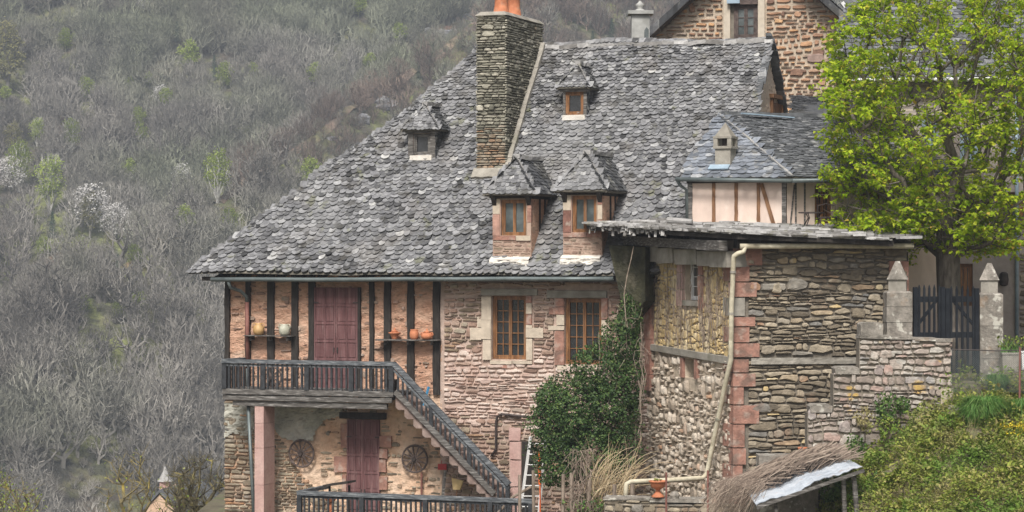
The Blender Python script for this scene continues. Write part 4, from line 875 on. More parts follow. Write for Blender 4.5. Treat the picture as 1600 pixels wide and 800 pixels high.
# creepers' dry stems over the ochre wall
mb = MB()
for k in range(150):
    a = rr(pa+.1, L1-.2); b = rr(zyL, zyL+1.3); pts = []
    for i in range(rr(6, 14).__int__()): pts.append(W1.pt(min(a, L1-.1), min(b, zt1), .045+rr(-.015,.015))); a += rr(-.05,.05); b += rr(.04,.16)
    mb.tube(pts, rr(.004,.011), 3, r1=.003, cap=False)
creep = mb.build('dry_creeper', MT['brush'], None, loc=W1.pt(L1*.6, zyL, .05)); props(creep, 'bare dry creeper stems over the ochre side wall of the outbuilding', 'creeper')
# eaves: beams and fascia under the slab roof
O_ = .42
mb = MB(); zf = W1.px(1080, 386)[1]
za, zb_ = W1.px(960, 372)[1], W1.px(1140, 384)[1]
mb.beam(W1.pt(-1.1, .40, O_-.1), W1.pt(L1+.12, .22, O_-.1), .2, .22, seg=10, j=.012); mb.build('eaves_beam', MT['timber_grey'], outb)
a = -.9
while a < L1-.2:
    L_ = rr(.7, 1.4); mb = MB(); t = (a+.9)/(L1+.9); zc = .24-.17*t; mb.pbox(W1, a, min(a+L_, L1+.1)-.03, zc-.34, zc, -.3, O_-.2+rr(-.03,.03), j=.012); mb.build('eaves_block', MT['concrete'], outb); a += L_
mb = MB(); mb.pbox(W2, 0, L2, zt2-.02, zt2+.22, -.1, .28, j=.01); mb.build('eaves_board', MT['timber'], outb)
# mossy corbelled end under the roof
Wd = W1
pw = [W1.px(x, y) for x, y in [(953,388),(1003,392),(1001,470),(990,500),(973,482),(962,430)]]
De = P(975, 430, 58.3); E_ = vplane((P(940,400,58.6).x, 58.6), (P(1006,400,58.0).x, 58.0))
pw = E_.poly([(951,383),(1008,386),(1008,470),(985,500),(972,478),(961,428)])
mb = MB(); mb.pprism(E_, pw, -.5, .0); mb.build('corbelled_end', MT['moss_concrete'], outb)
# slab roof
ev = [P(921, 353, 58.9), P(1143, 366, 53.5), P(1290, 371, 53.55), P(1396, 377.5, 53.7), P(1392, 364, 57), P(1250, 352, 58.6), P(1040, 342, 60.2)]
mb = MB(); mb.prism([p-Zu*.10 for p in ev], [p+Zu*.0 for p in ev], 0)
def edge_slabs(p, q, dn, n, size=(.25,.5), thick=(.03,.06), layers=3, m=1):
    for k in range(n):
        t = rr(0, 1); c = p.lerp(q, t)+dn*rr(.0, .28); L_ = rr(*size); w = rr(.2,.4); h = rr(*thick); z = rr(0, .10)*layers/2; an = rr(-.3,.3)
        d = (q-p).normalized(); d = Vector((d.x*math.cos(an)-d.y*math.sin(an), d.x*math.sin(an)+d.y*math.cos(an), d.z+rr(-.04,.04))); s = d.cross(Zu).normalized()
        o = [c+d*L_*x*(1+rr(-.2,.2))+s*w*y*(1+rr(-.2,.2)) for x, y in ((-.5,-.4),(.1,-.55),(.5,-.3),(.45,.4),(-.1,.5),(-.5,.35))]
        mb.prism([x+Zu*z for x in o], [x+Zu*(z+h) for x in o], m)
inw = Vector((.4, 1, 0)).normalized()
edge_slabs(ev[0], ev[1], inw, 150, layers=1.2); edge_slabs(ev[1], ev[1].lerp(ev[3], .95), inw, 120, layers=1)
for k in range(420):
    s, t = rr(0,.96), rr(0,1); c = (ev[0].lerp(ev[1], min(1, s*1.6)) if s < .6 else ev[1].lerp(ev[3], (s-.6)/.4)).lerp(ev[6].lerp(ev[4], s), t*.95)
    edge_slabs(c, c+Vector((1, -.2, 0)), Vector((0,0,0)), 1, size=(.25,.6), layers=1)
mb.build('slab_roof', [MT['timber'], MT['slab']], outb)
mb = MB()
for k in range(70):      # splintered slate ends at the left tip
    t = rr(0, .55); c = ev[0].lerp(ev[1], t)+Zu*rr(-.02,.1); mb.beam(c, c+Vector((rr(-.05,.05), -rr(.03,.12), -rr(.05,.2))), rr(.03,.09), rr(.01,.03), j=.005)
mb.build('slab_edge', MT['slab'], outb)
for (x, y, L_, r) in ((1200, 354, .5, .085), (1232, 358, .38, .06), (1262, 360, .3, .05), (1062, 345, .55, .07), (1085, 349, .35, .05)):
    c = P(x, y, 55.2 if x > 1100 else 56.5); mb = MB(); mb.tube([c+Vector((-L_/2, .1, .02)), c+Vector((0, 0, .0)), c+Vector((L_/2, -.1, -.02))], r, 8, r1=r*.8); mb.build('ridge_stone', MT['slab'], outb)
# cream drain
mb = MB(); g0 = W2.pt(.02, W2.px(1160,385)[1], .42); g1 = W2.pt(L2, W2.px(1400,384.5)[1], .42)
mb.tube([g0, g0.lerp(g1, .5)+Zu*.01, g1], .06, 10)
q0 = P(1164, 385, 53.6); mb.tube([q0, P(1162, 393, 53.6), P(1153, 396, 53.6), P(1147, 400, 53.65), P(1146, 410, 53.7), P(1143, 480, 53.75), P(1142, 562, 53.8), P(1136, 588, 54.0), P(1122, 655, 54.4), P(1105, 738, 54.9), P(1101, 745, 54.9)], .055, 10)
mb.tube([P(1103, 742, 54.9), P(1098, 747, 54.8), P(1050, 750, 54.5), P(985, 753, 54.2), P(979, 756, 54.2), P(978, 765, 54.2), P(978, 785, 54.2)], .055, 10)
dp_ = mb.build('drainpipe', MT['cream_pipe'], outb, smooth=True)
for x, y, dd in ((1145.5,425,53.7),(1143,490,53.76),(1141.5,556,53.82),(1122,655,54.4),(1109,718,54.8)):
    mb = MB(); c0 = P(x, y, dd); mb.tube([c0-Zu*.025, c0+Zu*.025], .066, 10); mb.build('pipe_clip', MT['concrete'], dp_)

# ------------------------------------------------------------------ annex with hipped roof and pink timber-framed wall
an = thing('timber_framed_annex', 'small pink rendered timber-framed annex with bluish hipped slate roof and tiny square chimney', 'house', (7, 59.5, -6.5))
A0 = P(1077, 300, 58.4); A1 = P(1226, 300, 57.4); A2 = P(1480, 300, 59.2)
Q1 = vplane((A0.x, A0.y), (A1.x, A1.y)); Q2 = vplane((A1.x, A1.y), (A2.x, A2.y)); M1 = (A1-A0).xy.length; M2 = (A2-A1).xy.length
ztA = Q1.px(1150, 283)[1]; zbA = -2.8
mb = MB(); panel(mb, Q1, [(0, zbA), (M1, zbA), (M1, ztA), (0, ztA)], 0, .004, .1); mb.build('front_wall', MT['pinkpanel'], an)
dr = Q2.rect(1273, 290, 1300, 349)
mb = MB(); slab(mb, Q2, 0, M2, zbA, ztA, [dr], n=0); mb.add([Vector((A0.x, A0.y, zbA)), Vector((A0.x+.6, A0.y+1.2, zbA)), Vector((A0.x+.6, A0.y+1.2, ztA)), Vector((A0.x, A0.y, ztA))], [(0,1,2,3)]); mb.build('side_wall', MT['pinkpanel'], an)
for r in [(1075,286,1082,360),(1113,286,1118,360),(1148,286,1153,360),(1183,286,1188,360),(1222,284,1229,362)]:
    mb = MB(); a0, a1, b0, b1 = Q1.rect(*r); rough_post(mb, Q1, a0, a1, b0, b1, -.03, .03, j=.006); mb.build('timber_post', MT['timber_grey'] if r[0] in (1075, 1222) else MT['brown_wood'], an)
mb = MB(); mb.beam(Q1.pt(*Q1.px(1190, 287), .0), Q1.pt(*Q1.px(1209, 350), .0), .085, .06, up=Q1.N); mb.build('brace', MT['brown_wood'], an)
mb = MB(); mb.beam(Q1.pt(-.05, ztA+.02, .0), Q1.pt(M1, ztA+.02, .0), .1, .12); mb.beam(Q2.pt(0, ztA+.02, 0), Q2.pt(M2, ztA+.02, 0), .1, .12); mb.build('wall_plate', MT['timber'], an)
for x, y in ((1243,1243),(1257,1257)):
    mb = MB(); mb.beam(Q2.pt(*Q2.px(x, 286), .01), Q2.pt(*Q2.px(y, 356), .01), .035, .03, up=Q2.N); mb.build('thin_post', MT['timber_grey'], an)
mb = MB(); mb.beam(Q2.pt(*Q2.px(1241, 288), .01), Q2.pt(*Q2.px(1234, 356), .01), .03, .03, up=Q2.N); mb.build('thin_brace', MT['timber_grey'], an)
gm = MB(); m2 = casement(Q2, dr, 2, 4, -.1, fr=.05, glass=gm, m_g=0); w = m2.build('glazed_door', MT['orange_wood'], an); gm.build('door_pane', MT['glass'], w)
for xx in ((1345,1372),(1430,1452)):
    r = Q2.rect(xx[0], 300, xx[1], 352); gm = MB(); m2 = casement(Q2, r, 1, 2, .01, fr=.05, glass=gm, m_g=0); w = m2.build('window', MT['orange_wood'], an); gm.build('window_pane', MT['glass'], w)
# roof
zE_ = ztA+.06
E0 = P(1062, 279, 58.3); E1 = P(1238, 281, 57.0); E2 = P(1500, 281, 59.0); AP = P(1126, 180, 60.3); AR = P(1330, 192, 62.0); EB = P(1085, 275, 60.5)
E0.z = E1.z = E2.z = zE_
def tri_plane(p, q, r):      # plane with A along p->q
    A = (q-p).normalized(); N = (q-p).cross(r-p).normalized(); return Plane(p, A, N.cross(A))
def pc(pl, p): d = p-pl.O; return (d.dot(pl.A), d.dot(pl.B))
mb = MB()
T1 = tri_plane(E0, E1, AP); t1 = [pc(T1, x) for x in (E0, E1, AP)]
T2 = tri_plane(E1, E2, AP); 
t = (AP-E1).dot(T2.B); ARp = AR-T2.N*((AR-E1).dot(T2.N)); t2 = [pc(T2, x) for x in (E1, E2, ARp+Vector((1.5,.2,0)), ARp, AP)]
for pl, tt in ((T1, t1), (T2, t2)):
    mb.add([pl.pt(a, b, 0) for a, b in tt], [tuple(range(len(tt)))]); mb.add([pl.pt(a, b, -.07) for a, b in tt], [tuple(range(len(tt)))[::-1]])
    mb.add([pl.pt(*tt[0], 0), pl.pt(*tt[1], 0), pl.pt(*tt[1], -.07), pl.pt(*tt[0], -.07)], [(0,1,2,3)])
mb.add([AP, E0, EB+Vector((0,0,0)), AP+Vector((.8,2.4,0))], [(0,1,2,3)]); mb.add([AP, ARp, ARp+Vector((.3,2.5,-.2)), AP+Vector((.8,2.4,0))], [(0,1,2,3)])
slates(mb, T1, t1, .16, .13, .24, .19, m=1, lift=.04); slates(mb, T2, t2, .12, .10, .17, .14, m=2, lift=.035, wob=.03)
rf = mb.build('roof', [MT['mortar_dark'], MT['slate_blue'], MT['slate_mid']], an)
mb = MB(); mb.beam(AP+Zu*.02, E1+Zu*.04, .05, .03, seg=12, j=.008); mb.build('hip_ridge', MT['slab'], rf)
mb = MB(); mb.beam(AP+Zu*.05, ARp+Zu*.06, .14, .08, seg=14, j=.01); mb.build('ridge_stones', MT['slate_mid'], rf)
mb = MB(); mb.beam(T2.pt(*pc(T2, P(1158,182,60.3)), .14), T2.pt(*pc(T2, P(1238,191,60.9)), .09), .12, .03); mb.build('flashing', MT['zinc_blue'], rf)
mb = MB(); mb.tube([P(1056, 280, 58.2), P(1238, 282.5, 56.95)], .05, 8); mb.tube([P(1238, 282.5, 56.95), P(1330, 281, 57.6), P(1500, 281, 58.9)], .05, 8); mb.tube([P(1058, 281, 58.2), P(1063, 290, 58.3), P(1073, 297, 58.4), P(1074, 360, 58.4)], .04, 8); mb.build('gutter', MT['zinc'], an, smooth=True)
# little chimney
tc = T1.pt(*T1.px(1129, 262), 0) if False else None
c_ = P(1129, 262, 59.0); hitb = T1.px(1129, 262); c_ = T1.pt(*hitb, 0); mb = MB()
ux = Q1.A; uy = Vector((-ux.y, ux.x, 0)); uy = uy if uy.y > 0 else -uy
def bx(mb, c, wx, wy, z0, z1, m=0): mb.box8([c+ux*x*wx/2+uy*y*wy/2+Zu*z for z in (z0, z1) for x, y in ((-1,-1),(1,-1),(1,1),(-1,1))], m)
hC = (262-232)/FPX*58
bx(mb, c_+uy*.2, .38, .38, -.3, hC); bx(mb, c_+uy*.2, .46, .46, hC, hC+.06)
for x in (-1, 1):
    for y in (-1, 1): bx(mb, c_+uy*.2+ux*x*.17+uy*y*.17, .1, .1, hC+.06, hC+.24)
bx(mb, c_+uy*.2, .12, .12, hC+.06, hC+.24, 1); bx(mb, c_+uy*.2, .46, .46, hC+.24, hC+.29)
tp = c_+uy*.2+Zu*(hC+.62)
bs = [c_+uy*.2+ux*x*.2+uy*y*.2+Zu*(hC+.29) for x, y in ((-1,-1),(1,-1),(1,1),(-1,1))]; mb.add(bs+[tp], [(0,1,4),(1,2,4),(2,3,4),(3,0,4)])
ch2 = mb.build('chimney', [MT['concrete'], MT['iron']], an)
mb = MB(); mb.pbox(T1, hitb[0]-.3, hitb[0]+.2, hitb[1]-.16, hitb[1]+.02, .05, .08); mb.build('lead_apron', MT['zinc_blue'], ch2)

# ------------------------------------------------------------------ big gabled stone house behind
gh = thing('gabled_stone_house', 'tall gabled house of orange and brown rubble in cream mortar behind the slate roof', 'house', (9, 73, -6.5))
GD = 70.0; gp = vplane((P(900,0,GD+1.2).x, GD+1.2), (P(1500,0,GD-1.2).x, GD-1.2))
apx = gp.px(1180, -95); l_ = gp.px(1010, 62); r_ = gp.px(1345, 50); base = -6.5
rs = (r_[1]-apx[1])/(r_[0]-apx[0]); ls = (l_[1]-apx[1])/(l_[0]-apx[0])
bl = (gp.px(1015, 60)[0], l_[1]); el = (bl[0], -2); er = (gp.px(1330, 100)[0], 0)
outline = [(bl[0], base), (er[0], base), (er[0], apx[1]+(er[0]-apx[0])*rs), apx, (bl[0], apx[1]+(bl[0]-apx[0])*ls)]
mb = MB(); mb.add([gp.pt(a, b, -.05) for a, b in outline], [tuple(range(5))])
wh = gp.rect(1130, -8, 1196, 62)
ov = gp.px(1200, 210)[1]
stones(mb, gp, [(bl[0], ov), (er[0], ov)]+outline[2:], ch=(.09,.17), sl=(.16,.42), prot=(-.005,.03), gap=.055, holes=[wh], wav=.14, jit=.03, mf=lambda a, b: 1, sharp=.75)
for s, a in ((-1, bl[0]), (1, er[0])):
    zz_ = outline[4][1] if s < 0 else outline[2][1]; mb.add([gp.pt(a, base, -.05), gp.pt(a, base, -9), gp.pt(a, zz_, -9), gp.pt(a, zz_, -.05)], [(0,1,2,3)])
mb.build('gable_wall', [MT['mortar_cream'], MT['orange_rubble']], gh)
for r in ((1131,-8,1141,62),(1184.5,-8,1195,62)):
    mb = MB(); mb.pbox(gp, *gp.rect(*r), -.05, .05); mb.build('window_jamb', MT['mortar_cream2'], gh)
mb = MB(); r = gp.rect(1141.5, -8, 1184, 62); mb.pbox(gp, r[0], r[1], r[2], r[3], -.045, -.04); mb.build('window_reveal', MT['mortar'], gh)
gm = MB(); r = gp.rect(1147, 8, 1184, 60); m2 = casement(gp, r, 1, 3, -.03, fr=.07, glass=gm, m_g=0); w = m2.build('window', MT['wheel'], gh); gm.build('window_pane', MT['glass_pale'], w)
mb = MB(); mb.pbox(gp, *gp.rect(1141, -4, 1184.3, 7), -.03, .12); mb.build('blind_box', MT['wheel'], gh)
mb = MB(); mb.pbox(gp, *gp.rect(1137, -3, 1157, 6), .125, .2); mb.build('wall_lamp_box', MT['zinc_blue'], gh)
mb = MB()
for sgn, e in ((-1, (gp.px(1000, 75)[0])), (1, gp.px(1335, 45)[0])):
    sl_ = ls if sgn < 0 else rs; ez = apx[1]+(e-apx[0])*sl_
    c = [gp.pt(apx[0], apx[1]+.02, .35), gp.pt(e, ez+.02, .35), gp.pt(e, ez+.02, -9), gp.pt(apx[0], apx[1]+.02, -9)]
    mb.prism(c, [p+Zu*.1 for p in c], 0)
    if sgn > 0:
        pl = tri_plane(c[1]+Zu*.1, c[2]+Zu*.1, c[0]+Zu*.1); W_ = (c[2]-c[1]).length; S_ = (c[0]-c[1]).length; slates(mb, pl, [(0,0),(W_,0),(W_,S_),(0,S_)], .14, .12, .2, .18, m=1, lift=.04)
rg = mb.build('roof', [MT['slate_dark'], MT['slate_mid']], gh)
mb = MB(); t = 0      # ragged verge stones
for sgn, sl_ in ((-1, ls), (1, rs)):
    t = 0
    while t < (3.2 if sgn < 0 else 2.9):
        a = apx[0]+sgn*t; b = apx[1]+sgn*t*sl_; u = .12+rr(-.03,.04)
        mb.prism([gp.pt(a-.12, b-.12*sl_-.16, .1), gp.pt(a+.14, b+.14*sl_-.16, .1), gp.pt(a+.14, b+.14*sl_+.12, .1), gp.pt(a-.12, b-.12*sl_+.12, .1)], [gp.pt(a-.12, b-.12*sl_-.12, .38+u), gp.pt(a+.12, b+.12*sl_-.12, .38+u), gp.pt(a+.12, b+.12*sl_+.12, .38+u), gp.pt(a-.12, b-.12*sl_+.12, .38+u)]); t += .14
mb.build('verge_slates', MT['slate_dark'], rg)
mb = MB(); pl = vplane((P(1312,0,69).x, 69), (P(1335,0,70).x, 70)); mb.beam(P(1315, 4, 69.3), P(1329, 22, 69.3), .25, .1); mb.build('skylight', MT['white_paint'], rg)
# low slate roof between the gable and the stone house
mb = MB(); c = [P(1236, 188, 64.5), P(1300, 192, 64.0), P(1345, 196, 64.3), P(1345, 160, 67), P(1238, 150, 67.5)]; mb.prism([p-Zu*.08 for p in c], c, 0)
pl = tri_plane(c[0], c[2], c[4]); slates(mb, pl, [pc(pl, p) for p in (c[0], c[2], c[3], c[4])], .13, .12, .18, .16, m=0, lift=.04); mb.build('lean_to_roof', MT['slate_dark'], gh)
# plastered chimney left of it
c2 = thing('plastered_chimney', 'square grey plastered chimney with stone cap and finial left of the gabled house', 'chimney', P(1001, 70, 69)); mb = MB()
cc = P(1001, 66, 69); w_ = 28/FPX*69; mb.box(cc.x-w_/2, cc.x+w_/2, 69, 69.6, cc.z-3, P(0, 22, 69).z); mb.build('shaft', MT['granite2'], c2)
mb = MB(); zz0 = P(0, 22, 69).z; mb.box(cc.x-w_/2-.1, cc.x+w_/2+.1, 68.9, 69.7, zz0+.002, zz0+.1); mb.build('cap_slab', MT['granite2'], c2)
mb = MB(); mb.lathe([(.2,0),(.14,.04),(.07,.08),(.12,.14),(.13,.19),(.06,.25),(.02,.3)], (cc.x, 69.3, zz0+.1), 12); mb.build('finial', MT['granite2'], c2, smooth=True)
mb = MB(); mb.add([(cc.x+w_*.2, 68.99, cc.z+.0), (cc.x+w_*.45, 68.99, cc.z+.0), (cc.x+w_*.45, 68.99, cc.z+.35), (cc.x+w_*.33, 68.99, cc.z+.42), (cc.x+w_*.2, 68.99, cc.z+.33)], [(0,1,2,3,4)]); mb.build('vent_panel', MT['glass_pale'], c2)

# ------------------------------------------------------------------ house behind the tree
th = thing('grey_plastered_house', 'grey plastered house with varnished windows and slate roof half hidden behind the green tree', 'house', (13, 64, -2.6))
KP = vplane((P(1405,0,60.3).x, 60.3), (P(1800,0,60).x, 60)); K0 = 0; K1 = KP.px(1720, 0)[0]; kz = KP.px(1500, 118)[1]
kw = [KP.rect(*r) for r in ((1424,412,1447,475),(1498,412,1520,478),(1440,300,1470,352),(1560,300,1600,352),(1440,180,1466,228),(1500,205,1530,250),(1580,200,1612,250))]
mb = MB(); slab(mb, KP, K0, K1, -2.8, kz, kw, n=0); 
stones(mb, KP, [(K0+.0, 2.2), (K1, 2.2), (K1, kz), (K0, kz)], ch=(.08,.15), sl=(.15,.4), prot=(0,.03), gap=.04, mf=lambda a, b: 1, holes=[(w[0]-.08, w[1]+.08, w[2]-.08, w[3]+.08) for w in kw])
mb.add([KP.pt(K0, -2.8, 0), KP.pt(K0, -2.8, -8), KP.pt(K0, kz, -8), KP.pt(K0, kz, 0)], [(0,1,2,3)])
mb.build('wall', [MT['grey_wall'], MT['pale_rubble']], th)
for i, r in enumerate(kw):
    gm = MB(); m2 = casement(KP, r, 1, 2, -.12, fr=.06, glass=gm, m_g=0); w = m2.build('window', MT['orange_wood'] if i < 4 else MT['zinc_blue'], th); gm.build('window_pane', MT['glass_pale'], w)
mb = MB(); c = [KP.pt(K0-1.7, kz-.1, .35), KP.pt(K1, kz-.1, .35), KP.pt(K1, kz+4.6, -5), KP.pt(K0-.2, kz+4.6, -5)]; mb.prism([p-Zu*.1 for p in c], c, 0)
pl = tri_plane(c[0], c[1], c[3]); slates(mb, pl, [pc(pl, p) for p in c], .15, .13, .22, .2, m=1, lift=.04); mb.build('roof', [MT['slate_dark'], MT['slate_mid']], th)
mb = MB(); mb.tube([KP.pt(K0-1.7, kz-.14, .42), KP.pt(K1, kz-.1, .42)], .05, 8); mb.build('gutter', MT['white_paint'], th, smooth=True)
mb = MB(); a = KP.px(1588, 450)[0]; mb.tube([KP.pt(a, kz-.1, .08), KP.pt(a, -2.0, .08)], .045, 8); mb.build('downpipe', MT['zinc_blue'], th, smooth=True)
mb = MB(); r = KP.rect(1592, 395, 1650, 560); stones(mb, KP, [(r[0], r[2]), (r[1], r[2]), (r[1], r[3]), (r[0], r[3])], ch=(.08,.15), sl=(.15,.4), prot=(.03,.08), gap=.03); mb.build('rubble_pier', MT['schist'], th)
mb = MB(); mb.lathe([(.05,0),(.1,.03),(.12,.15),(.1,.3),(.05,.34)], KP.pt(KP.px(1567,445)[0], KP.px(1567,447)[1], .16), 10); mb.build('wall_lantern', MT['iron'], th)
# ------------------------------------------------------------------ stepped parapet, gate piers, gate
PW = vplane((P(1262,0,51.3).x, 51.3), (P(1488,0,51.3).x, 51.35))
par = thing('stepped_parapet', 'lichened rubble parapet wall stepping down to the left below the stone gate', 'wall', (7.6, 51.5, -4.4))
prof = [(1262,645),(1302,645),(1302,585),(1343,585),(1343,529),(1486,535),(1486,860),(1262,860)]
mb = MB(); pp = PW.poly(prof); mb.pprism(PW, pp, -.45, -.03, 0)
stones(mb, PW, pp, ch=(.05,.17), sl=(.07,.34), prot=(0,.03), gap=.018, wav=.15, mf=lambda a, b: 1, jit=.03, sharp=.78)
Pe = Plane(PW.pt(pp[5][0], 0, 0), (0,1,0), Zu); stones(mb, Pe, [(0, -5.9), (.45, -5.9), (.45, pp[5][1]), (0, pp[5][1])], ch=(.12,.2), sl=(.2,.4), prot=(0,.03), mf=lambda a, b: 1)
mb.build('rubble_wall', [MT['mortar'], MT['lichen_stone']], par)
for x0, y0, x1, y1 in ((1266,632,1300,644.5),(1305,573,1342,584.5),(1345,504,1379,527)):
    mb = MB(); a0, a1, b0, b1 = PW.rect(x0, y0, x1, y1); mb.prism([PW.pt(a, b, -.5) for a, b in ((a0,b0),(a1,b0),(a1+.01,b1-.03),(a1-.06,b1),(a0+.05,b1),(a0-.01,b1-.04))], [PW.pt(a, b, .03) for a, b in ((a0,b0),(a1,b0),(a1+.01,b1-.03),(a1-.06,b1),(a0+.05,b1),(a0-.01,b1-.04))]); mb.build('step_block', MT['granite'], par)
mb = MB(); a0 = PW.px(1342, 530)[0]; a1 = PW.px(1489, 530)[0]; a = a0
while a < a1-.05:
    L_ = min(rr(.4,.7), a1-a); zt_ = pp[4][1]+(pp[5][1]-pp[4][1])*(a-a0)/(a1-a0); mb.pbox(PW, a, a+L_-.008, zt_-.0, zt_+.06, -.5, .03, j=.012); a += L_
mb.build('coping', MT['granite'], par)
mb = MB(); mb.pbox(PW, *PW.rect(1470, 608, 1489, 640), -.5, .05, j=.01); mb.build('corner_stone', MT['mortar_cream2'], par)
def pier(x0, x1, yb, y1, y2, yc, d, lab):
    t = thing('gate_pier', lab, 'gate pier', P((x0+x1)/2, yb, d), 'gate piers with pointed caps'); c = P((x0+x1)/2, yb, d); w = (x1-x0)/FPX*d
    cy = d+w/2; ys = [P(0, yb+(y1-yb)*k/3, d).z for k in range(4)]
    for k in range(3):
        mb = MB(); e = rr(-.012,.012); z0, z1 = ys[k], ys[k+1]; h = w/2+e; b = .03
        lo = [(c.x-h, cy-h), (c.x+h, cy-h), (c.x+h, cy+h), (c.x-h, cy+h)]
        mb.prism([(x, y, z0+.004) for x, y in lo], [(x, y, z1-.004-(.03 if k == 2 else 0)) for x, y in lo]); 
        if k == 2: mb.prism([(x, y, z1-.034) for x, y in lo], [(c.x+(x-c.x)*.85, cy+(y-cy)*.85, z1) for x, y in lo])
        mb.build('pier_block', MT['granite'], t)
    z1, z2, z3 = P(0,y1,d).z, P(0,y2,d).z, P(0,yc,d).z; mb = MB(); h = w*.37
    lo = [(-h,-h),(h,-h),(h,h),(-h,h)]; hx = [(math.cos(k*math.pi/3+.3)*h*1.1, math.sin(k*math.pi/3+.3)*h*1.1) for k in range(6)]
    mb.prism([(c.x+x, cy+y, z1) for x, y in hx], [(c.x+x, cy+y, z2) for x, y in hx]); mb.build('cap_block', MT['concrete'], t)
    mb = MB(); mb.prism([(c.x+x*1.18, cy+y*1.18, z2+.002) for x, y in hx], [(c.x+x*.25, cy+y*.25, z3) for x, y in hx]); mb.build('pointed_cap', MT['granite'], t)
pier(1386, 1425, 528, 455, 437, 408, 51.6, 'lichened stone gate pier with pointed cap standing on the parapet left of the gate')
pier(1531, 1568, 612, 458, 438, 411, 52.3, 'lichened stone gate pier with pointed cap right of the dark gate beside the planter')
gt = thing('picket_gate', 'dark painted double picket gate with diagonal braces between two stone piers', 'gate', P(1478, 590, 52))
GP = vplane((P(1427,0,51.85).x, 51.85), (P(1530,0,52.3).x, 52.3))
for x0, x1, yt_, yb in ((1427,1476,447,548),(1477,1529,449,584)):
    a0, a1, b0, b1 = GP.rect(x0, yt_, x1, yb); mb = MB()
    for s in (a0, a1-.09): mb.pbox(GP, s, s+.09, b0, b1-.02, -.03, .03)
    for yy in (466, 522): z = GP.px(1480, yy)[1]; mb.pbox(GP, a0+.09, a1-.09, z-.08, z+.04, -.04, -.005)
    mb.beam(GP.pt(a0+.1, GP.px(0,522)[1], -.02), GP.pt(a1-.1, GP.px(0,470)[1], -.02), .06, .03, up=GP.N) if x0 < 1450 else mb.beam(GP.pt(a0+.1, GP.px(0,470)[1], -.02), GP.pt(a1-.1, GP.px(0,522)[1], -.02), .06, .03, up=GP.N)
    lf = mb.build('gate_leaf', MT['gatep'], gt)
    n = 5
    for k in range(n):
        a = a0+.13+(a1-a0-.26)*k/(n-1) if n > 1 else a0; mb = MB(); h = .024; bb = b0+.02
        o = [(a-h, bb), (a+h, bb), (a+h, b1-.05), (a, b1+.03), (a-h, b1-.05)]; mb.pprism(GP, o, .0, .025); mb.build('picket', MT['gatep'], lf)
# wire mesh fence
wf = thing('wire_mesh_fence', 'thin wire mesh fence with rusty post in front of the gate and long grass', 'fence', P(1593, 625, 50.2)); WP = vplane((P(1480,0,50.4).x, 50.4), (P(1640,0,50.1).x, 50.1))
a0, a1, b0, b1 = WP.rect(1486, 546, 1630, 614); mb = MB(); mb.tube([WP.pt(a0, b1, 0), WP.pt((a0+a1)/2, b1-.02, 0), WP.pt(a1, b1, 0)], .012, 5); mb.build('top_wire', MT['iron'], wf)
mb = MB(); a = WP.px(1593, 600)[0]; mb.tube([WP.pt(a, b0-.3, 0), WP.pt(a+.01, b1+.05, 0)], .022, 6); mb.build('post', MT['rust_pipe'], wf)
mb = MB(); 
for s in (-1, 1):
    x = a0-(b1-b0)
    while x < a1:
        p0, p1 = (x, b0), (x+(b1-b0), b1)
        if s < 0: p0, p1 = (x, b1), (x+(b1-b0), b0)
        if p0[0] < a0: t = (a0-p0[0])/(p1[0]-p0[0]); p0 = (a0, p0[1]+(p1[1]-p0[1])*t)
        if p1[0] > a1: t = (a1-p0[0])/(p1[0]-p0[0]); p1 = (a1, p0[1]+(p1[1]-p0[1])*t)
        mb.tube([WP.pt(*p0, 0), WP.pt(*p1, 0)], .0022, 3, cap=False); x += .045
mb.build('mesh', MT['zinc'], wf)
# planters
def box_planter(x0, x1, y0, y1, d, mt, lab):
    c = P((x0+x1)/2, y1, d); w = (x1-x0)/FPX*d; h = (y1-y0)/FPX*d; t = thing('planter', lab, 'planter', c); mb = MB(); q = .5
    lo = [(-w*.46,0),(w*.46,0),(w*.46,q*.5),(-w*.46,q*.5)]
    mb.prism([(c.x+x, c.y+y, c.z) for x, y in lo], [(c.x+x*1.08, c.y+y*1.05-.01, c.z+h*.9) for x, y in lo])
    mb.box(c.x-w*.53, c.x+w*.53, c.y-.03, c.y+.27, c.z+h*.9+.002, c.z+h)
    n = 8
    for k in range(n): x = c.x-w*.42+w*.84*k/(n-1); mb.box(x-w*.02, x+w*.02, c.y-.03, c.y+.01, c.z+.03, c.z+h*.86)
    mb.build('trough', MT[mt], t)
    mb = MB()
    for k in range(70):
        p = Vector((c.x+rr(-.2,.2), c.y+.12+rr(-.08,.08), c.z+h)); d_ = (rdir(.5, 1)+Zu*.6).normalized(); blade(mb, p, d_, .03, rr(.15,.38))
    for k in range(60): p = c+Vector((rr(-.25,.25), rr(0,.2), h+rr(.1,.35))); leaf(mb, p, rdir(), Zu, .08, .05, 1)
    mb.build('plant', [MT['grass'], MT['bank_leaf']], t)
box_planter(1566, 1593, 551, 581, 51.9, 'concrete', 'ribbed grey concrete trough planter with iris leaves beside the right gate pier')
box_planter(1596, 1640, 548, 578, 51.8, 'white_paint', 'white trough planter at the right edge of the photo')
# flat stones at the bank's top
for i, (x, y, w) in enumerate(((1500,636,40),(1488,655,30),(1515,665,34))):
    c = P(x, y, 49.9); mb = MB(); r = w/2/FPX*50; o = [(c.x+math.cos(k)*r*rr(.8,1.1), c.y+math.sin(k)*r*.8*rr(.8,1.1)) for k in [j*math.pi/4 for j in range(8)]]
    mb.prism([(a, b, c.z-.15) for a, b in o], [(a, b, c.z+.03) for a, b in o]); props(mb.build('flat_stone', MT['granite'], None, loc=c), ['pale flat stone beside the parapet corner', 'small flat stone half buried at the top of the leafy bank', 'flat stone at the foot of the long grass tuft'][i], 'stone')

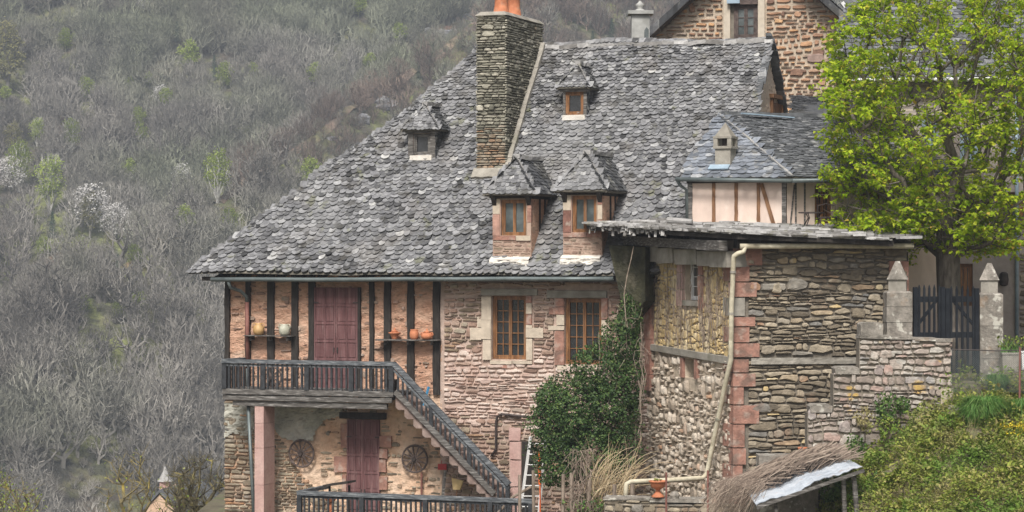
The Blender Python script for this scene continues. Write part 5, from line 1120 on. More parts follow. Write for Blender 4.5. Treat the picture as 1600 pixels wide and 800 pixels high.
# ------------------------------------------------------------------ plants: tree
rng = random.Random(11)
TB = P(1487, 585, 56.0); TB.z = -2.7
tree = thing('green_tree', 'broad tree with fresh yellow-green leaves behind the stone gate', 'tree', TB)
cen = P(1478, 205, 56); pts = crown_points(760, cen, (3.0, 2.6, 3.7), rng, .3, 1.6, cut=lambda q: not (q[0]/q[1]*FPX+800 < 1302 or q[2] < .1+abs(q[0]-TB.x)*.05))
pts += [np.array(P(rng.uniform(1320,1600), rng.uniform(330,408), rng.uniform(54.5,57.5))) for _ in range(60)]
pts += [np.array(P(rng.uniform(1302,1345), rng.uniform(60,300), rng.uniform(55,57.5))) for _ in range(30)]
arr, pars, cnt, tips = skeleton(TB, P(1478, 330, 56), pts, rng, .32, .42, .2, 8)
mb = MB()
cnt2 = cnt.copy(); draw_skel(mb, arr, pars, cnt2, .0088, .52, 8, m=0, rmax=.27); mb.tube([TB, TB+(Vector(arr[4])-TB)], .34, 14, 0, r1=.25)
mb.build('trunk', MT['bark'], tree, smooth=True)
mb = MB(); lf = MB(); kd = []
for t in tips:
    p = Vector(arr[t])
    for k in range(5):
        d = (rdir(-.3, 1)+(p-cen).normalized()*.6+Zu*.5).normalized(); L_ = rr(.25,.6); e = p+d*L_
        mb.tube([p, p+d*L_*.5+Vector((rr(-.03,.03), 0, 0)), e], .006, 3, r1=.0025, cap=False)
        if rr(0,1) < .85: kd.append(e)
        if rr(0,1) < .7: kd.append(p+d*L_*.55)
    kd.append(p)
mb.build('twigs', MT['twig'], tree)
for e in kd:
    # fewer leaves near the bare upper middle of the crown
    c2 = Vector(((e.x-cen.x)/2.1, 0, (e.z-cen.z-1.2)/2.2)).length
    if (c2 < 1 and rr(0,1) < .75*(1-c2)) or nz(e.x*1.3, e.y*1.3, e.z*1.3) < -.30: continue
    for k in range(int(rr(4, 11))):
        az_ = rr(0, 2*math.pi); d = Vector((math.cos(az_), math.sin(az_), rr(-.9,.25))).normalized(); p = e+d*rr(.02,.06)+rdir()*.03
        L_ = rr(.055,.13); leaf(lf, p, d, Zu+rdir()*.5, L_, L_*rr(.7,1), droop=rr(.1,.4))
lf.build('crown', MT['maple_leaf'], tree)

# leaf masses
def leafmass(mb, cen, rad, n, L0, L1, mt=0, shell=.55, noise_=.25, zc=None, rng=R, sc=1.3):
    cen = Vector(cen)
    for k in range(n):
        d = rdir(); r = (shell+(1-shell)*rr(0,1)**.5)*(1+noise_*2*nz(d.x*sc+cen.x, d.y*sc+cen.z, d.z*sc*1.3))
        if rr(0,1) < .15: r *= rr(1, 1.12)
        p = cen+Vector((d.x*rad[0]*r, d.y*rad[1]*r, d.z*rad[2]*r))
        if nz(p.x*4, p.y*4, p.z*4) < -.28: continue
        ld = (d*.5+rdir()*.8).normalized(); L_ = rr(L0, L1); leaf(mb, p, ld, (d+Zu*.5+rdir()*.3), L_, L_*rr(.5,.75), mt)
ivy = thing('evergreen_bush', 'dark evergreen ivy bush climbing the corner between house and outbuilding', 'bush', P(920, 800, 56.6))
lf = MB(); s = 56.5/FPX
for x, y, rx, ry, d, n in ((983,505,20,40,57.6,1500),(968,545,32,45,57.2,2200),(940,585,48,48,56.9,3200),(905,635,60,55,56.6,3800),(955,640,45,60,56.6,3000),(880,665,52,52,56.3,3400),(870,715,42,45,56.2,2600),(920,710,50,48,56.2,2600),(970,690,35,60,56.8,2000),(990,590,18,70,57.4,1200),(862,625,26,30,56.5,1000)):
    leafmass(lf, P(x, y, d), (rx*s, .75, ry*s), int(n*1.35), .045, .085, 0 if rr(0,1) < .8 else 0)
lf.build('foliage', MT['ivy_leaf'], ivy)
mb = MB()
for k in range(9):
    x0 = rr(930,1000); p = P(x0, 760, 56.4); pts = [p]
    for i in range(8): p = p+Vector((rr(-.1,.14), rr(0,.12), rr(.35,.5))); pts.append(p)
    mb.tube(pts, .018, 5, r1=.008)
pts = [P(*q) for q in ((1003,620,56.7),(990,560,56.9),(978,500,56.9),(975,460,57),(980,430,57.2),(986,405,57.3),(990,385,57.4))]; mb.tube(pts, .014, 5, r1=.009)
for k in range(16):
    p = P(rr(940,1000), rr(470,650), 56.1); pts = [p]
    for i in range(6): p = p+Vector((rr(-.12,.16), rr(-.05,.03), rr(-.16,.22))); pts.append(p)
    mb.tube(pts, .006, 3, r1=.004, cap=False)
mb.build('stems', MT['stake'], ivy)

# bank cover
def gz(x, y): return hz_near(x, y)
mb = MB(); gtotal = 0
for k in range(60000):
    y = 41.5+9.6*rr(0,1); x = rr(5.6, 1.02*(800)/FPX*y*1.02+.3)
    c = nz(x*1.4, y*1.4, 3); c2 = nz(x*3.1, y*3.1, 9)
    if x > 6.0 and x < 9.15 and y > 51: continue
    g0_ = gz(x, y)
    if g0_ < -6.2: continue
    c3 = nz(x*7, y*7, 40)
    h = (.14+.45*max(0, c+.15)+.30*max(0, c2)+.12*c3)*rr(.1,1.15)
    if c+c2*.6 < -.40: continue
    d = (rdir(-.1,1)).normalized(); L_ = rr(.03,.09)*(1+.7*max(0,nz(x*2, y*2, 60)*2)); leaf(mb, Vector((x, y, g0_+max(0,h))), d, Zu+rdir()*.5, L_, L_*.6)
props(mb.build('bank_cover', MT['bank_leaf']), 'low leafy ground cover over the garden bank', 'ground cover', kind='stuff')
mb = MB()
for k in range(3800):
    y = rr(42, 50.6); x = rr(6.3, .205*y+.2); g0_ = gz(x, y)
    if g0_ < -6.2: continue
    if nz(x*.8, y*.8, 21) < -.02: continue
    d = (Zu*.7+rdir()*.8).normalized(); mb.tube([Vector((x, y, g0_)), Vector((x, y, g0_))+d*.18, Vector((x, y, g0_+.02))+d*.33+Vector((rr(-.1,.1), 0, -.05))], .004, 3, r1=.002, cap=False)
props(mb.build('dead_stems', MT['dry_grass']), 'dry dead grass stems tangled over the garden bank', 'dry grass', kind='stuff')
def tuft(x, y, d, rpx, hpx, n, lab, mt='grass', w=.014):
    c = P(x, y, d); s = d/FPX; t = MB()
    for k in range(n):
        az_ = rr(0, 6.283); r = rpx*s*math.sqrt(rr(0,1))*.5; p = c+Vector((math.cos(az_)*r, math.sin(az_)*r, 0)); o = Vector((math.cos(az_), math.sin(az_), 0)); H_ = hpx*s*rr(.6,1.1)
        q1 = p+o*rpx*s*.3*rr(.3,1)+Zu*H_*.75; q2 = p+o*rpx*s*rr(.4,.9)+Zu*H_*rr(.35,.9); sd_ = Vector((-o.y, o.x, 0))*w
        t.add([p-sd_/2, p+sd_/2, q1+sd_/2, q1-sd_/2, q2], [(0,1,2,3),(3,2,4)])
    return props(t.build('grass_tuft', MT[mt], None, loc=c), lab, 'grass')
tuft(1538, 672, 49.2, 44, 64, 1600, 'large tuft of long bright green grass leaning over the bank')
tuft(1520, 668, 49.0, 26, 46, 600, 'smaller tuft of long green grass just left of the large tuft')
tuft(1558, 612, 50.6, 26, 34, 500, 'thin grass tuft growing behind the wire fence')
tuft(1598, 672, 49.4, 34, 60, 900, 'green grass tuft at the right edge of the photo above the yellow flowers')
tuft(1590, 770, 46.8, 50, 50, 900, 'bright grass tuft in the lower right corner of the photo')
fl = thing('yellow_flowers', 'cluster of small yellow wallflowers on the bank at the right edge', 'flowers', P(1580, 700, 48)); mb = MB(); st = MB()
for k in range(150):
    b = P(rr(1562,1606), 712, rr(47.6,48.6)); tp = Vector((b.x+rr(-.05,.05), b.y, b.z+rr(.15,.62))); st.tube([b, tp], .004, 3, cap=False)
    for j in range(6): leaf(st, b.lerp(tp, rr(.2,.95)), rdir(), Zu, .07, .03, 1)
    for j in range(7): leaf(mb, tp+rdir()*.035, rdir(0,1), Zu, .032, .03)
mb.build('petals', MT['yellow'], fl); st.build('stems', [MT['grass'], MT['bank_leaf']], fl)
def shrub(x, y, d, rx, ry, n, mt, lab, L0=.04, L1=.09, ry2=.3):
    c = P(x, y, d); s = d/FPX; t = thing('wall_plant', lab, 'plant', c-Zu*ry*s); m = MB(); leafmass(m, c, (rx*s, ry2, ry*s), n, L0, L1); m.build('foliage', MT[mt], t)
    m = MB()
    for k in range(8): m.tube([c-Zu*ry*s*.9, c+Vector((rr(-1,1)*rx*s*.6, rr(-.2,.1), rr(-.3,.8)*ry*s))], .008, 3, r1=.004)
    m.build('stems', MT['brush'], t)
shrub(1385, 640, 50.9, 15, 26, 500, 'bush_mid', 'leafy green plant rooted high in the parapet wall')
shrub(1410, 632, 51.0, 9, 12, 220, 'bush_mid', 'small round green plant on the parapet wall right of the leafy one')
shrub(1352, 655, 50.9, 15, 18, 260, 'bank_leaf', 'thin reddish green plant hanging on the parapet wall')
shrub(1336, 700, 50.3, 14, 20, 420, 'bush_mid', 'green plant at the foot of the parapet just above the metal sheet roof')
shrub(1388, 672, 50.6, 18, 22, 420, 'bank_leaf', 'olive green plant low on the parapet wall beneath the leafy one')
shrub(1448, 655, 50.2, 28, 26, 900, 'bank_leaf', 'dense olive green shrub at the top of the bank under the parapet corner')
shrub(1375, 775, 48.6, 26, 34, 900, 'bush_mid', 'green shrub beside the shed post in the lower right', .05, .1)
shrub(1300, 765, 49.6, 20, 18, 420, 'bush_mid', 'dark green plant seen under the metal sheet roof', .05, .1)
shrub(918, 792, 54.6, 34, 20, 500, 'bush_mid', 'bright green weeds among the wooden stakes')

# ------------------------------------------------------------------ brushwood shed
sh = thing('brushwood_shelter', 'low shelter roofed with a bent metal sheet under a heap of dry brushwood', 'shelter', P(1270, 860, 48.5))
c = [P(1182, 789, 47.4), P(1245, 768, 47.5), P(1300, 742, 47.6), P(1350, 731, 47.7)]; bkp = [P(1150, 752, 50.2), P(1215, 735, 50.3), P(1275, 716, 50.4), P(1330, 716, 50.3)]
mb = MB(); n = 44
for lay in (0, 1):
    k0 = len(mb.v)
    for i in range(n+1):
        t = i/n*3; k = min(2, int(t)); f = t-k; z = .018*math.sin(i*1.5)
        for j in range(5): mb.v.append(tuple(c[k].lerp(c[k+1], f).lerp(bkp[k].lerp(bkp[k+1], f), j/4)+Zu*(z*.6+.03*math.sin(i*.35+j*.6)-lay*.012)))
    for i in range(n):
        for j in range(4): mb.face([k0+i*5+j, k0+(i+1)*5+j, k0+(i+1)*5+j+1, k0+i*5+j+1])
mb.build('metal_sheet', MT['sheet'], sh)
for a, b, r in (((1212,786,47.6),(1216,870,47.6),.035),((1318,748,47.8),(1322,870,47.9),.045),((1334,740,47.8),(1345,870,47.8),.05),((1160,760,50),(1160,870,50),.05)):
    mb = MB(); mb.tube([P(*a), P(*b)], r, 7); mb.build('post', MT['timber_grey'], sh)
mb = MB(); mb.beam(c[0]-Zu*.05, c[3]-Zu*.05, .05, .06); mb.build('roof_pole', MT['timber_grey'], sh)
mb = MB(); mb.box(P(1165,0,51).x, P(1340,0,51).x, 50.9, 51.1, -6.5, P(0,735,51).z); mb.build('back_wall', MT['mortar_dark'], sh)
mb = MB()
for k in range(2600):
    s_ = rr(0,1); t = rr(0,1); f = s_*3; i = min(2, int(f)); base = c[i].lerp(c[i+1], f-i).lerp(bkp[i].lerp(bkp[i+1], f-i), .12+.88*t)
    if s_ > .72 and rr(0,1) < (s_-.72)*3.4: continue
    if t < .22+.25*s_: continue
    hgt = .34*math.sin(math.pi*min(1, t*1.05))*math.sin(math.pi*min(.95, .18+s_*.8))
    p = base+Zu*(.02+hgt*rr(.3,1))+Vector((-.15, -.05, 0)); an = rr(-.9,.9); d = Vector((-math.cos(an), -.25+math.sin(an)*.5, -.30+rr(-.35,.35))).normalized(); L_ = rr(.25,1.0)
    mb.tube([p-d*L_*.5, p+Zu*rr(.0,.03), p+d*L_*.35-Zu*.03, p+d*L_*.6-Zu*rr(.0,.2)+rdir()*.06], rr(.004,.013), 3, r1=.002, cap=False)
for k in range(420):
    p = P(rr(1128,1200), rr(745,775), rr(47.6,49.6)); d = Vector((-rr(.2,1), rr(-.3,.3), -rr(.2,1))).normalized(); L_ = rr(.3,.7); mb.tube([p, p+d*L_*.5, p+d*L_-Zu*.12], rr(.004,.007), 3, r1=.002, cap=False)
props(mb.build('brushwood_heap', MT['brush']), 'heap of dry grey brushwood lying on the metal sheet roof', 'brushwood')
def urn(x, yb, d, hpx, lab, name='urn'):
    s = d/FPX*hpx; c = P(x, yb, d); t = thing(name, lab, 'urn', c); mb = MB()
    mb.lathe([(.42*s*.9,0),(.40*s,.06*s),(.2*s,.25*s),(.13*s,.42*s),(.16*s,.48*s),(.42*s,.62*s),(.46*s,.85*s),(.48*s,.9*s),(.56*s,.93*s),(.56*s,1.0*s),(.45*s,1.0*s),(.42*s,.9*s)], c, 24); mb.build('bowl', MT['terracotta'], t, smooth=True)
    mb = MB()
    for k in range(26): leaf(mb, c+Vector((rr(-.08,.08), rr(-.08,.08), s)), (rdir(0,1)), Zu, .07, .03)
    mb.build('plant', MT['bank_leaf'], t)
urn(1028, 777, 53.2, 26, 'terracotta garden urn on a foot standing on the low garden wall')
mb = MB(); c0 = P(1254, 711, 50.9); mb.lathe([(.05,0),(.08,.1),(.1,.14),(.1,.16),(.08,.16)], c0, 14); mb.box(c0.x-.2, c0.x+.2, c0.y-.1, c0.y+.2, c0.z-1.3, c0.z-.002, 1)
t_ = thing('small_flowerpot', 'small terracotta flowerpot at the foot of the stone wall above the brushwood', 'flowerpot', c0); k_ = MB(); k_.lathe([(.05,0),(.08,.1),(.1,.14),(.1,.16),(.08,.16)], c0, 14); k_.build('pot', MT['terracotta'], t_, smooth=True)
k_ = MB(); k_.box(c0.x-.9, c0.x+.3, c0.y-.15, c0.y+.5, -6.5, c0.z-.004); props(k_.build('plinth_wall', MT['granite'], None, loc=(c0.x, c0.y, -6.5)), 'low stone ledge under the small flowerpot behind the brushwood heap', 'ledge')
# low garden wall
gw = thing('garden_wall', 'low schist garden wall with flat top under the cream drainpipe', 'wall', P(1040, 860, 53.2)); GW = vplane((P(930,0,53.4).x, 53.4), (P(1180,0,52.8).x, 52.8))
mb = MB(); for_poly = GW.poly([(944,782),(1015,780),(1016,786),(1180,792),(1180,880),(944,880)]); mb.pprism(GW, for_poly, -.5, -.02)
stones(mb, GW, for_poly, ch=(.07,.13), sl=(.15,.4), prot=(0,.04), mf=lambda a, b: 1); mb.build('masonry', [MT['mortar'], MT['schist']], gw)
mb = MB(); mb.pbox(GW, *GW.rect(943,777,1015,782), -.5, .04, j=.01); mb.build('coping', MT['granite'], gw)
mb = MB(); mb.pbox(GW, *GW.rect(1015.5,779,1100,786), -.6, .03, j=.01); mb.build('coping', MT['granite'], gw)
mb = MB(); cc = P(1036, 780, 52.9); mb.lathe([(.02,0),(.09,.03),(.11,.1),(.07,.17),(.01,.19)], P(1054, 781, 53.2), 9); props(mb.build('rounded_stone', MT['granite'], None, loc=P(1054,781,53.2)), 'grey rounded stone lying on the garden wall right of the urn', 'stone')
for i, (x, y0) in enumerate(((1041, 738), (1106, 735))):
    mb = MB(); mb.tube([P(x, y0, 52.6), P(x, 870, 52.6)], .022, 6); props(mb.build('rusty_rod', MT['rust_pipe'], None, loc=P(x, 870, 52.6)), ['thin rusty iron rod standing just right of the urn', 'thin rusty iron rod standing beneath the bend of the cream drainpipe'][i], 'rod')
for i, (x, y0, w, d, ln) in enumerate(((812,742,5,55.0,0),(833,735,5,54.9,1),(880,741,6,54.6,0),(893,739,7,54.5,0),(988,756,7,54.0,0),(960,757,6,54.0,0),(920,750,6,54.4,0))):
    mb = MB(); k = w/2/FPX*d; mb.tube([P(x, y0, d), P(x+ln, (y0+880)/2, d), P(x-ln, 880, d)], k*1.0, 6, r1=k*1.15); props(mb.build('wooden_stake', MT['stake'], None, loc=P(x, 880, d)),
      ['wooden stake in front of the black terrace railing end, left of the ladder', 'wooden stake in front of the aluminium ladder', 'left one of the close pair of wooden stakes before the bush', 'right one of the close pair of wooden stakes before the bush', 'wooden stake under the left end of the cream drainpipe', 'wooden stake in the dry stems left of the cream drainpipe end', 'short wooden stake in the middle of the dry stems'][i], 'stake', 'garden stakes')
mb = MB()       # dry arching stems
for k in range(170):
    p = P(rr(912,985), rr(755,800), rr(54.4,55.2)); an = rr(-.2,1.0); L_ = rr(.4,1.25); pts = [p]; d = Vector((rr(-.15,.5), rr(-.2,.1), 1)).normalized()
    for i in range(7): p = p+d*L_/7; d = (d+Vector((.24*an, 0, -.16*abs(an)-.02))+rdir()*.06).normalized(); pts.append(p)
    mb.tube(pts, rr(.005,.012), 3, r1=.003, cap=False)
props(mb.build('dry_shrub', MT['straw_twig'], None, loc=P(940, 800, 54.8)), 'thicket of arching straw-coloured dry stems in front of the bush', 'dry shrub')
mb = MB()
for k in range(260):
    p = P(rr(893,925), rr(700,800), rr(54.3,54.7)); d = (Vector((rr(-.3,.3), rr(-.2,.2), rr(-1,.3)))).normalized(); L_ = rr(.2,.5); mb.tube([p, p+d*L_*.5+rdir()*.03, p+d*L_], rr(.004,.01), 3, r1=.003, cap=False)
props(mb.build('withered_creeper', MT['brush'], None, loc=P(910, 800, 54.5)), 'hanging clump of withered brown creeper on the stakes', 'creeper')

# ------------------------------------------------------------------ terrace railing, ladder and odds and ends
RP = FP(-3.3)
tr = thing('terrace_railing', 'dark grey wooden terrace railing with worn top rail below the house', 'railing', RP.pt(RP.px(650,860)[0], -6.6, 0))
a0, zt3 = RP.px(464, 767); a1 = RP.px(832, 770)[0]
mb = MB(); mb.pbox(RP, a0, a1, zt3-.10, zt3, -.10, .02, j=.006); hr_ = mb.build('top_rail', MT['rail_top'], tr)
mb = MB(); mb.pbox(RP, a0, a1, zt3-.16, zt3-.104, -.06, -.02); mb.build('under_rail', MT['rail'], tr)
n = 47
for i in range(n+1):
    a = a0+.05+(a1-a0-.1)*i/n; post = i in (0, 13, 26, 39, n); w = .055 if post else .02; mb = MB(); mb.pbox(RP, a-w, a+w, -6.6, zt3-.1, -.06 if not post else -.09, -.02 if not post else .012); mb.build('post' if post else 'baluster', MT['rail'], tr)
mb = MB(); mb.beam(RP.pt(a0+.05, zt3-.04, -.12), RP.pt(a0+.05, zt3-.04, -1.6), .1, .09); mb.build('return_rail', MT['rail_top'], tr)
ter = MB(); ter.add([H(-6.0, -3.5, -6.62), H(a1, -3.5, -6.62), H(a1, .1, -6.62), H(-6.0, .1, -6.62)], [(0,1,2,3)]); ter.add([H(-6.0, -3.5, -6.62), H(a1, -3.5, -6.62), H(a1, -3.5, -8), H(-6.0, -3.5, -8)], [(0,1,2,3)]); props(ter.build('terrace_paving', MT['concrete']), kind='structure')
LP = FP(-.55); ld = thing('ladder', 'white aluminium ladder leaning on the wall beside the bush', 'ladder', LP.pt(*LP.px(828, 860), 0))
l0, l1, r0_, r1_ = LP.pt(*LP.px(811, 860), .3), LP.pt(*LP.px(829, 682), 0), LP.pt(*LP.px(843, 860), .3), LP.pt(*LP.px(853, 682), 0)
for p, q in ((l0, l1), (r0_, r1_)): mb = MB(); mb.beam(p, q, .03, .06); mb.build('stile', MT['white_paint'], ld)
for k in range(11):
    t = (k+.3)/11; mb = MB(); mb.tube([l0.lerp(l1, t), r0_.lerp(r1_, t)], .014, 6); mb.build('rung', MT['white_paint'], ld)
mb = MB(); mb.tube([LP.pt(*LP.px(847,705), .2), LP.pt(*LP.px(848,756), .2)], .035, 8); mb.tube([LP.pt(*LP.px(848,757), .2), LP.pt(*LP.px(849,860), .2)], .015, 6); props(mb.build('orange_pole', MT['orange_plastic'], None, loc=LP.pt(*LP.px(849,860), .2)), 'bright orange plastic tube standing between the ladder and the bush', 'tube')
mb = MB(); q = LP.pt(*LP.px(822, 800), .5); mb.tube([LP.pt(*LP.px(800, 800), 1.2), LP.pt(*LP.px(826, 770), 1.1), LP.pt(*LP.px(852, 755), 1.0)], .035, 7); props(mb.build('bent_pole', MT['stake'], None, loc=LP.pt(*LP.px(800,800), 1.2)), 'grey crooked pole lying across the end of the terrace railing', 'pole')
BP = FP(-.35); bt = thing('broom', 'straw broom with its head up, leaning under the stairs', 'broom', BP.pt(*BP.px(713, 850), 0))
mb = MB(); e = BP.pt(*BP.px(714, 765), 0); mb.tube([BP.pt(*BP.px(711, 850), .1), e], .014, 6); mb.build('handle', MT['brown_wood'], bt)
mb = MB(); mb.prism([e+U*-.09+V*-.03-Zu*.0, e+U*.09+V*-.03, e+U*.09+V*.03, e+U*-.09+V*.03], [e+U*-.13+V*-.03+Zu*.28, e+U*.17+V*-.03+Zu*.22, e+U*.17+V*.03+Zu*.22, e+U*-.13+V*.03+Zu*.28]); mb.build('head', MT['straw'], bt)
mb = MB(); mb.beam(BP.pt(*BP.px(688, 860), .2), BP.pt(*BP.px(697, 735), .05), .09, .04); props(mb.build('leaning_plank', MT['timber_grey'], None, loc=BP.pt(*BP.px(688,860), .2)), 'grey wooden plank leaning on the wall beneath the stairs', 'plank')
mb = MB(); q = F.pt(*F.px(693, 728), .12); mb.box(q.x-.09, q.x+.12, q.y-.06, q.y+.06, q.z-.08, q.z+.06); mb.tube([q+Zu*.06, q+Zu*.14], .01, 5); props(mb.build('red_box', MT['red_paint'], None, loc=q), 'small red box fixed to the wall under the stairs', 'box')
mb = MB(); mb.tube([F.pt(*F.px(661, 738), .1), F.pt(*F.px(661, 790), .1)], .025, 6); props(mb.build('iron_bar', MT['rust_pipe'], None, loc=F.pt(*F.px(661,790), .1)), 'rusty iron bar on the wall below the right cart wheel', 'bar')
mb = MB(); w0 = RP.pt(*RP.px(508, 758), -1.0); mb.beam(RP.pt(*RP.px(478, 765), -1.2), RP.pt(*RP.px(517, 759.5), -1.2), .5, .05)
tb = thing('garden_table', 'dark topped garden table seen behind the left end of the terrace railing', 'table', RP.pt(*RP.px(500, 860), -1.2)); mb.build('table_top', MT['timber'], tb)
for x in (482, 513): k_ = MB(); k_.tube([RP.pt(*RP.px(x, 765), -1.2), RP.pt(RP.px(x, 765)[0], -6.6, -1.2)], .03, 6); k_.build('leg', MT['timber'], tb)
mb = MB(); c0 = RP.pt(*RP.px(500, 787), -.6); mb.lathe([(.1,0),(.16,.1),(.17,.2),(.15,.2)], c0, 14); mb.tube([c0-Zu*.55, c0], .03, 6); props(mb.build('orange_lantern', MT['terracotta'], None, loc=c0-Zu*.55), 'orange pot on a stand under the garden table', 'pot')
# blue tool and bucket on the balcony landing
q = B_.pt(*B_.px(632, 612), -.5); mb = MB(); mb.lathe([(.1,0),(.13,.25),(.14,.27),(.12,.27)], H(B_.px(598,600)[0], -.6, zF), 14); bkt = mb.build('bucket', MT['timber'], None, loc=H(B_.px(598,600)[0], -.6, zF), smooth=True); props(bkt, 'black bucket on the balcony floor near the stair head', 'bucket')
mb = MB(); mb.beam(H(B_.px(637,600)[0], -.25, zF-.45), H(B_.px(643,600)[0], -.1, zF+.08), .035, .05); props(mb.build('blue_brush', MT['blue_plastic'], None, loc=H(B_.px(637,600)[0], -.25, zF-.35)), 'blue plastic brush standing behind the stair handrail', 'brush')
# bistro table and bench on the annex roof terrace
bt = thing('bistro_table', 'black wrought iron bistro table outside the annex glazed door', 'table', P(1268, 354, 56.6)); c0 = P(1268, 354, 56.6); mb = MB(); mb.lathe([(.3,.30),(.3,.33)], c0, 20); mb.build('table_top', MT['iron'], bt)
for k in range(3): an = k*2.1; mb = MB(); mb.tube([c0+Vector((math.cos(an)*.3, math.sin(an)*.3, 0)), c0+Vector((math.cos(an)*.12, math.sin(an)*.12, .2)), c0+Vector((math.cos(an)*.22, math.sin(an)*.22, .31))], .014, 5); mb.build('leg', MT['iron'], bt)
bt = thing('bistro_chair', 'black iron garden chair with curved back beside the bistro table', 'chair', P(1293, 356, 56.4)); c0 = P(1293, 356, 56.4); mb = MB(); mb.box(c0.x-.2, c0.x+.2, c0.y-.2, c0.y+.2, c0.z+.22, c0.z+.25); mb.build('seat', MT['iron'], bt)
mb = MB(); mb.tube([c0+Vector((.2,.2,.25)), c0+Vector((.2,.2,.5)), c0+Vector((0,.2,.55)), c0+Vector((-.2,.2,.5)), c0+Vector((-.2,.2,.25))], .014, 5); mb.build('backrest', MT['iron'], bt)
for x, y in ((-.18,-.18),(.18,-.18),(.18,.18),(-.18,.18)): mb = MB(); mb.tube([c0+Vector((x,y,.22)), c0+Vector((x*1.1,y*1.1,0))], .012, 5); mb.build('leg', MT['iron'], bt)
dk = MB(); dk.add([P(1226, 352, 57.3)+Vector((0,0,0)), P(1420, 352, 57.0), P(1420, 352, 59.4), P(1230, 352, 59.4)], [(0,1,2,3)]); 
for i in range(4): dk.v[i] = (dk.v[i][0], dk.v[i][1], P(0,356,56.6).z-.02)
dk.v[0] = (P(1226,0,56.0).x, 56.0, dk.v[0][2]); dk.v[1] = (P(1420,0,56.0).x, 56.0, dk.v[1][2]); props(dk.build('roof_terrace', MT['concrete']), kind='structure')
# ------------------------------------------------------------------ wooded hillside
hr = random.Random(5)
def far_tree(seed, h=10.0, wr=3.6, npts=150, trunk_h=.35, r0=.035, leafn=0, lmat=1, shape='oval', spikes=3, narrow=False):
    r_ = random.Random(seed); cz = h*(.62 if not narrow else .6); rz = h*(.40)
    pts = crown_points(npts, (0, 0, cz), (wr, wr, rz), r_, .35, 1.5, cut=lambda q: q[2] > h*trunk_h*.9)
    arr, pars, cnt, tips = skeleton((0, 0, -.6), (r_.uniform(-.3,.3), 0, h*trunk_h), pts, r_, 1.2, .55 if not narrow else .9, .15, 3)
    mb = MB(); draw_skel(mb, arr, pars, cnt, r0, .45, 4, rmin=0)
    for t in tips:
        p = Vector(arr[t]); o = (p-Vector((0,0,cz*.75))).normalized()
        for k in range(spikes):
            d = (o*.9+Vector((r_.uniform(-1,1), r_.uniform(-1,1), r_.uniform(-.3,1)))*.65).normalized(); L_ = r_.uniform(.6,1.5)
            mb.add([p-Vector((.028,.02,0)), p+Vector((.028,-.02,0)), p+d*L_], [(0,1,2)])
            q = p+d*L_*.45; d2 = (d+Vector((r_.uniform(-1,1), r_.uniform(-1,1), r_.uniform(-.5,1)))*.7).normalized()
            mb.add([q-Vector((.022,.01,0)), q+Vector((.024,-.01,0)), q+d2*L_*.7], [(0,1,2)])
    lf = MB()
    for k in range(leafn):
        p = Vector(arr[r_.choice(tips)])+Vector((r_.gauss(0,.35), r_.gauss(0,.35), r_.gauss(0,.35))); d = Vector((r_.uniform(-1,1), r_.uniform(-1,1), r_.uniform(-1,.6))).normalized(); s_ = d.orthogonal().normalized(); L_ = r_.uniform(.2,.42)
        lf.add([p-s_*L_*.4, p+d*L_*.6, p+s_*L_*.4, p-d*L_*.5], [(0,1,2,3)])
    return mb, lf
def tree_thing(name, lab, cat, mb, lf, m1, m2, group=None):
    t = thing(name, lab, cat, (0,0,0), group); WL[t.name] = Vector((0,0,0)); mb.build('trunk', MT[m1], t)
    if lf and lf.v: lf.build('crown', MT[m2], t)
    return t
def place(t, px, py, hpx, h0, first, lab=None, rz=None):
    ACC.append((px, py, hpx))
    p = hill_at(px, py)
    if p is None: return None
    s_ = hpx/FPX*p.y/h0; p.z -= .2
    if first: t.location = p; t.scale = (s_, s_, s_); t.rotation_euler = (0,0,rz or 0); return t
    return dup(t, p, rz if rz is not None else hr.uniform(0, 6.28), s_, lab)
ACC = []
# accents
birch = tree_thing('birch_tree', 'slender white-stemmed birch with lime green leaves left of the white blossoms', 'tree', *far_tree(200, 10, 2.2, 90, .35, .04, 1600, narrow=True), 'birch_bark', 'lime_leaf', 'birches in spring leaf')
place(birch, 78, 335, 98, 10, True)
place(birch, 112, 240, 60, 10, False, 'thin pale green birch above the slender lime green one')
place(birch, 30, 300, 86, 10, False, 'lime green birch near the left edge, left of the slender one')
place(birch, 340, 315, 88, 10, False, 'thin yellow green birch on the slope above the roof\'s left end')
place(birch, 58, 230, 50, 10, False, 'faint pale birch high at the left of the wood')
lime = tree_thing('leafing_tree', 'rounded yellow-green tree on the slope left of the roof', 'tree', *far_tree(210, 8, 2.6, 90, .2, .04, 2600), 'far_bark', 'lime_leaf', 'trees in yellow-green leaf')
lime_l = [(288,372,52,'rounded yellow-green tree on the slope left of the roof'),(362,372,48,'yellow-green tree right beside the roof slope, lower left'),(486,302,56,'yellow-green tree touching the middle of the roof slope'),(296,112,50,'pale green round tree high on the left hillside'),(352,140,44,'yellow-green tree around the ivy-clad trunk high on the hillside'),(560,28,40,'pale green tree at the top of the photo left of the chimney'),(212,420,40,'faint green tree among the bare trees left of the eaves')]
for i, (x, y, h, l) in enumerate(lime_l): place(lime, x, y, h, 8, i == 0, l)
for i in range(26):
    x, y = hr.uniform(0, 640), hr.uniform(60, 520)
    if x > 300 and y > 330-(x-300)*.75: continue
    q_ = place(lime, x, y, hr.uniform(22, 40), 8, False, 'faint yellow-green tree just coming into leaf in the middle of the bare wood')
    if q_: q_['group'] = 'faintly green trees scattered in the bare wood'
oli = tree_thing('olive_tree', 'tall olive-brown tree in catkin at the left edge of the photo', 'tree', *far_tree(220, 12, 2.6, 110, .2, .04, 2400), 'far_bark', 'olive_leaf', 'trees in brown catkin')
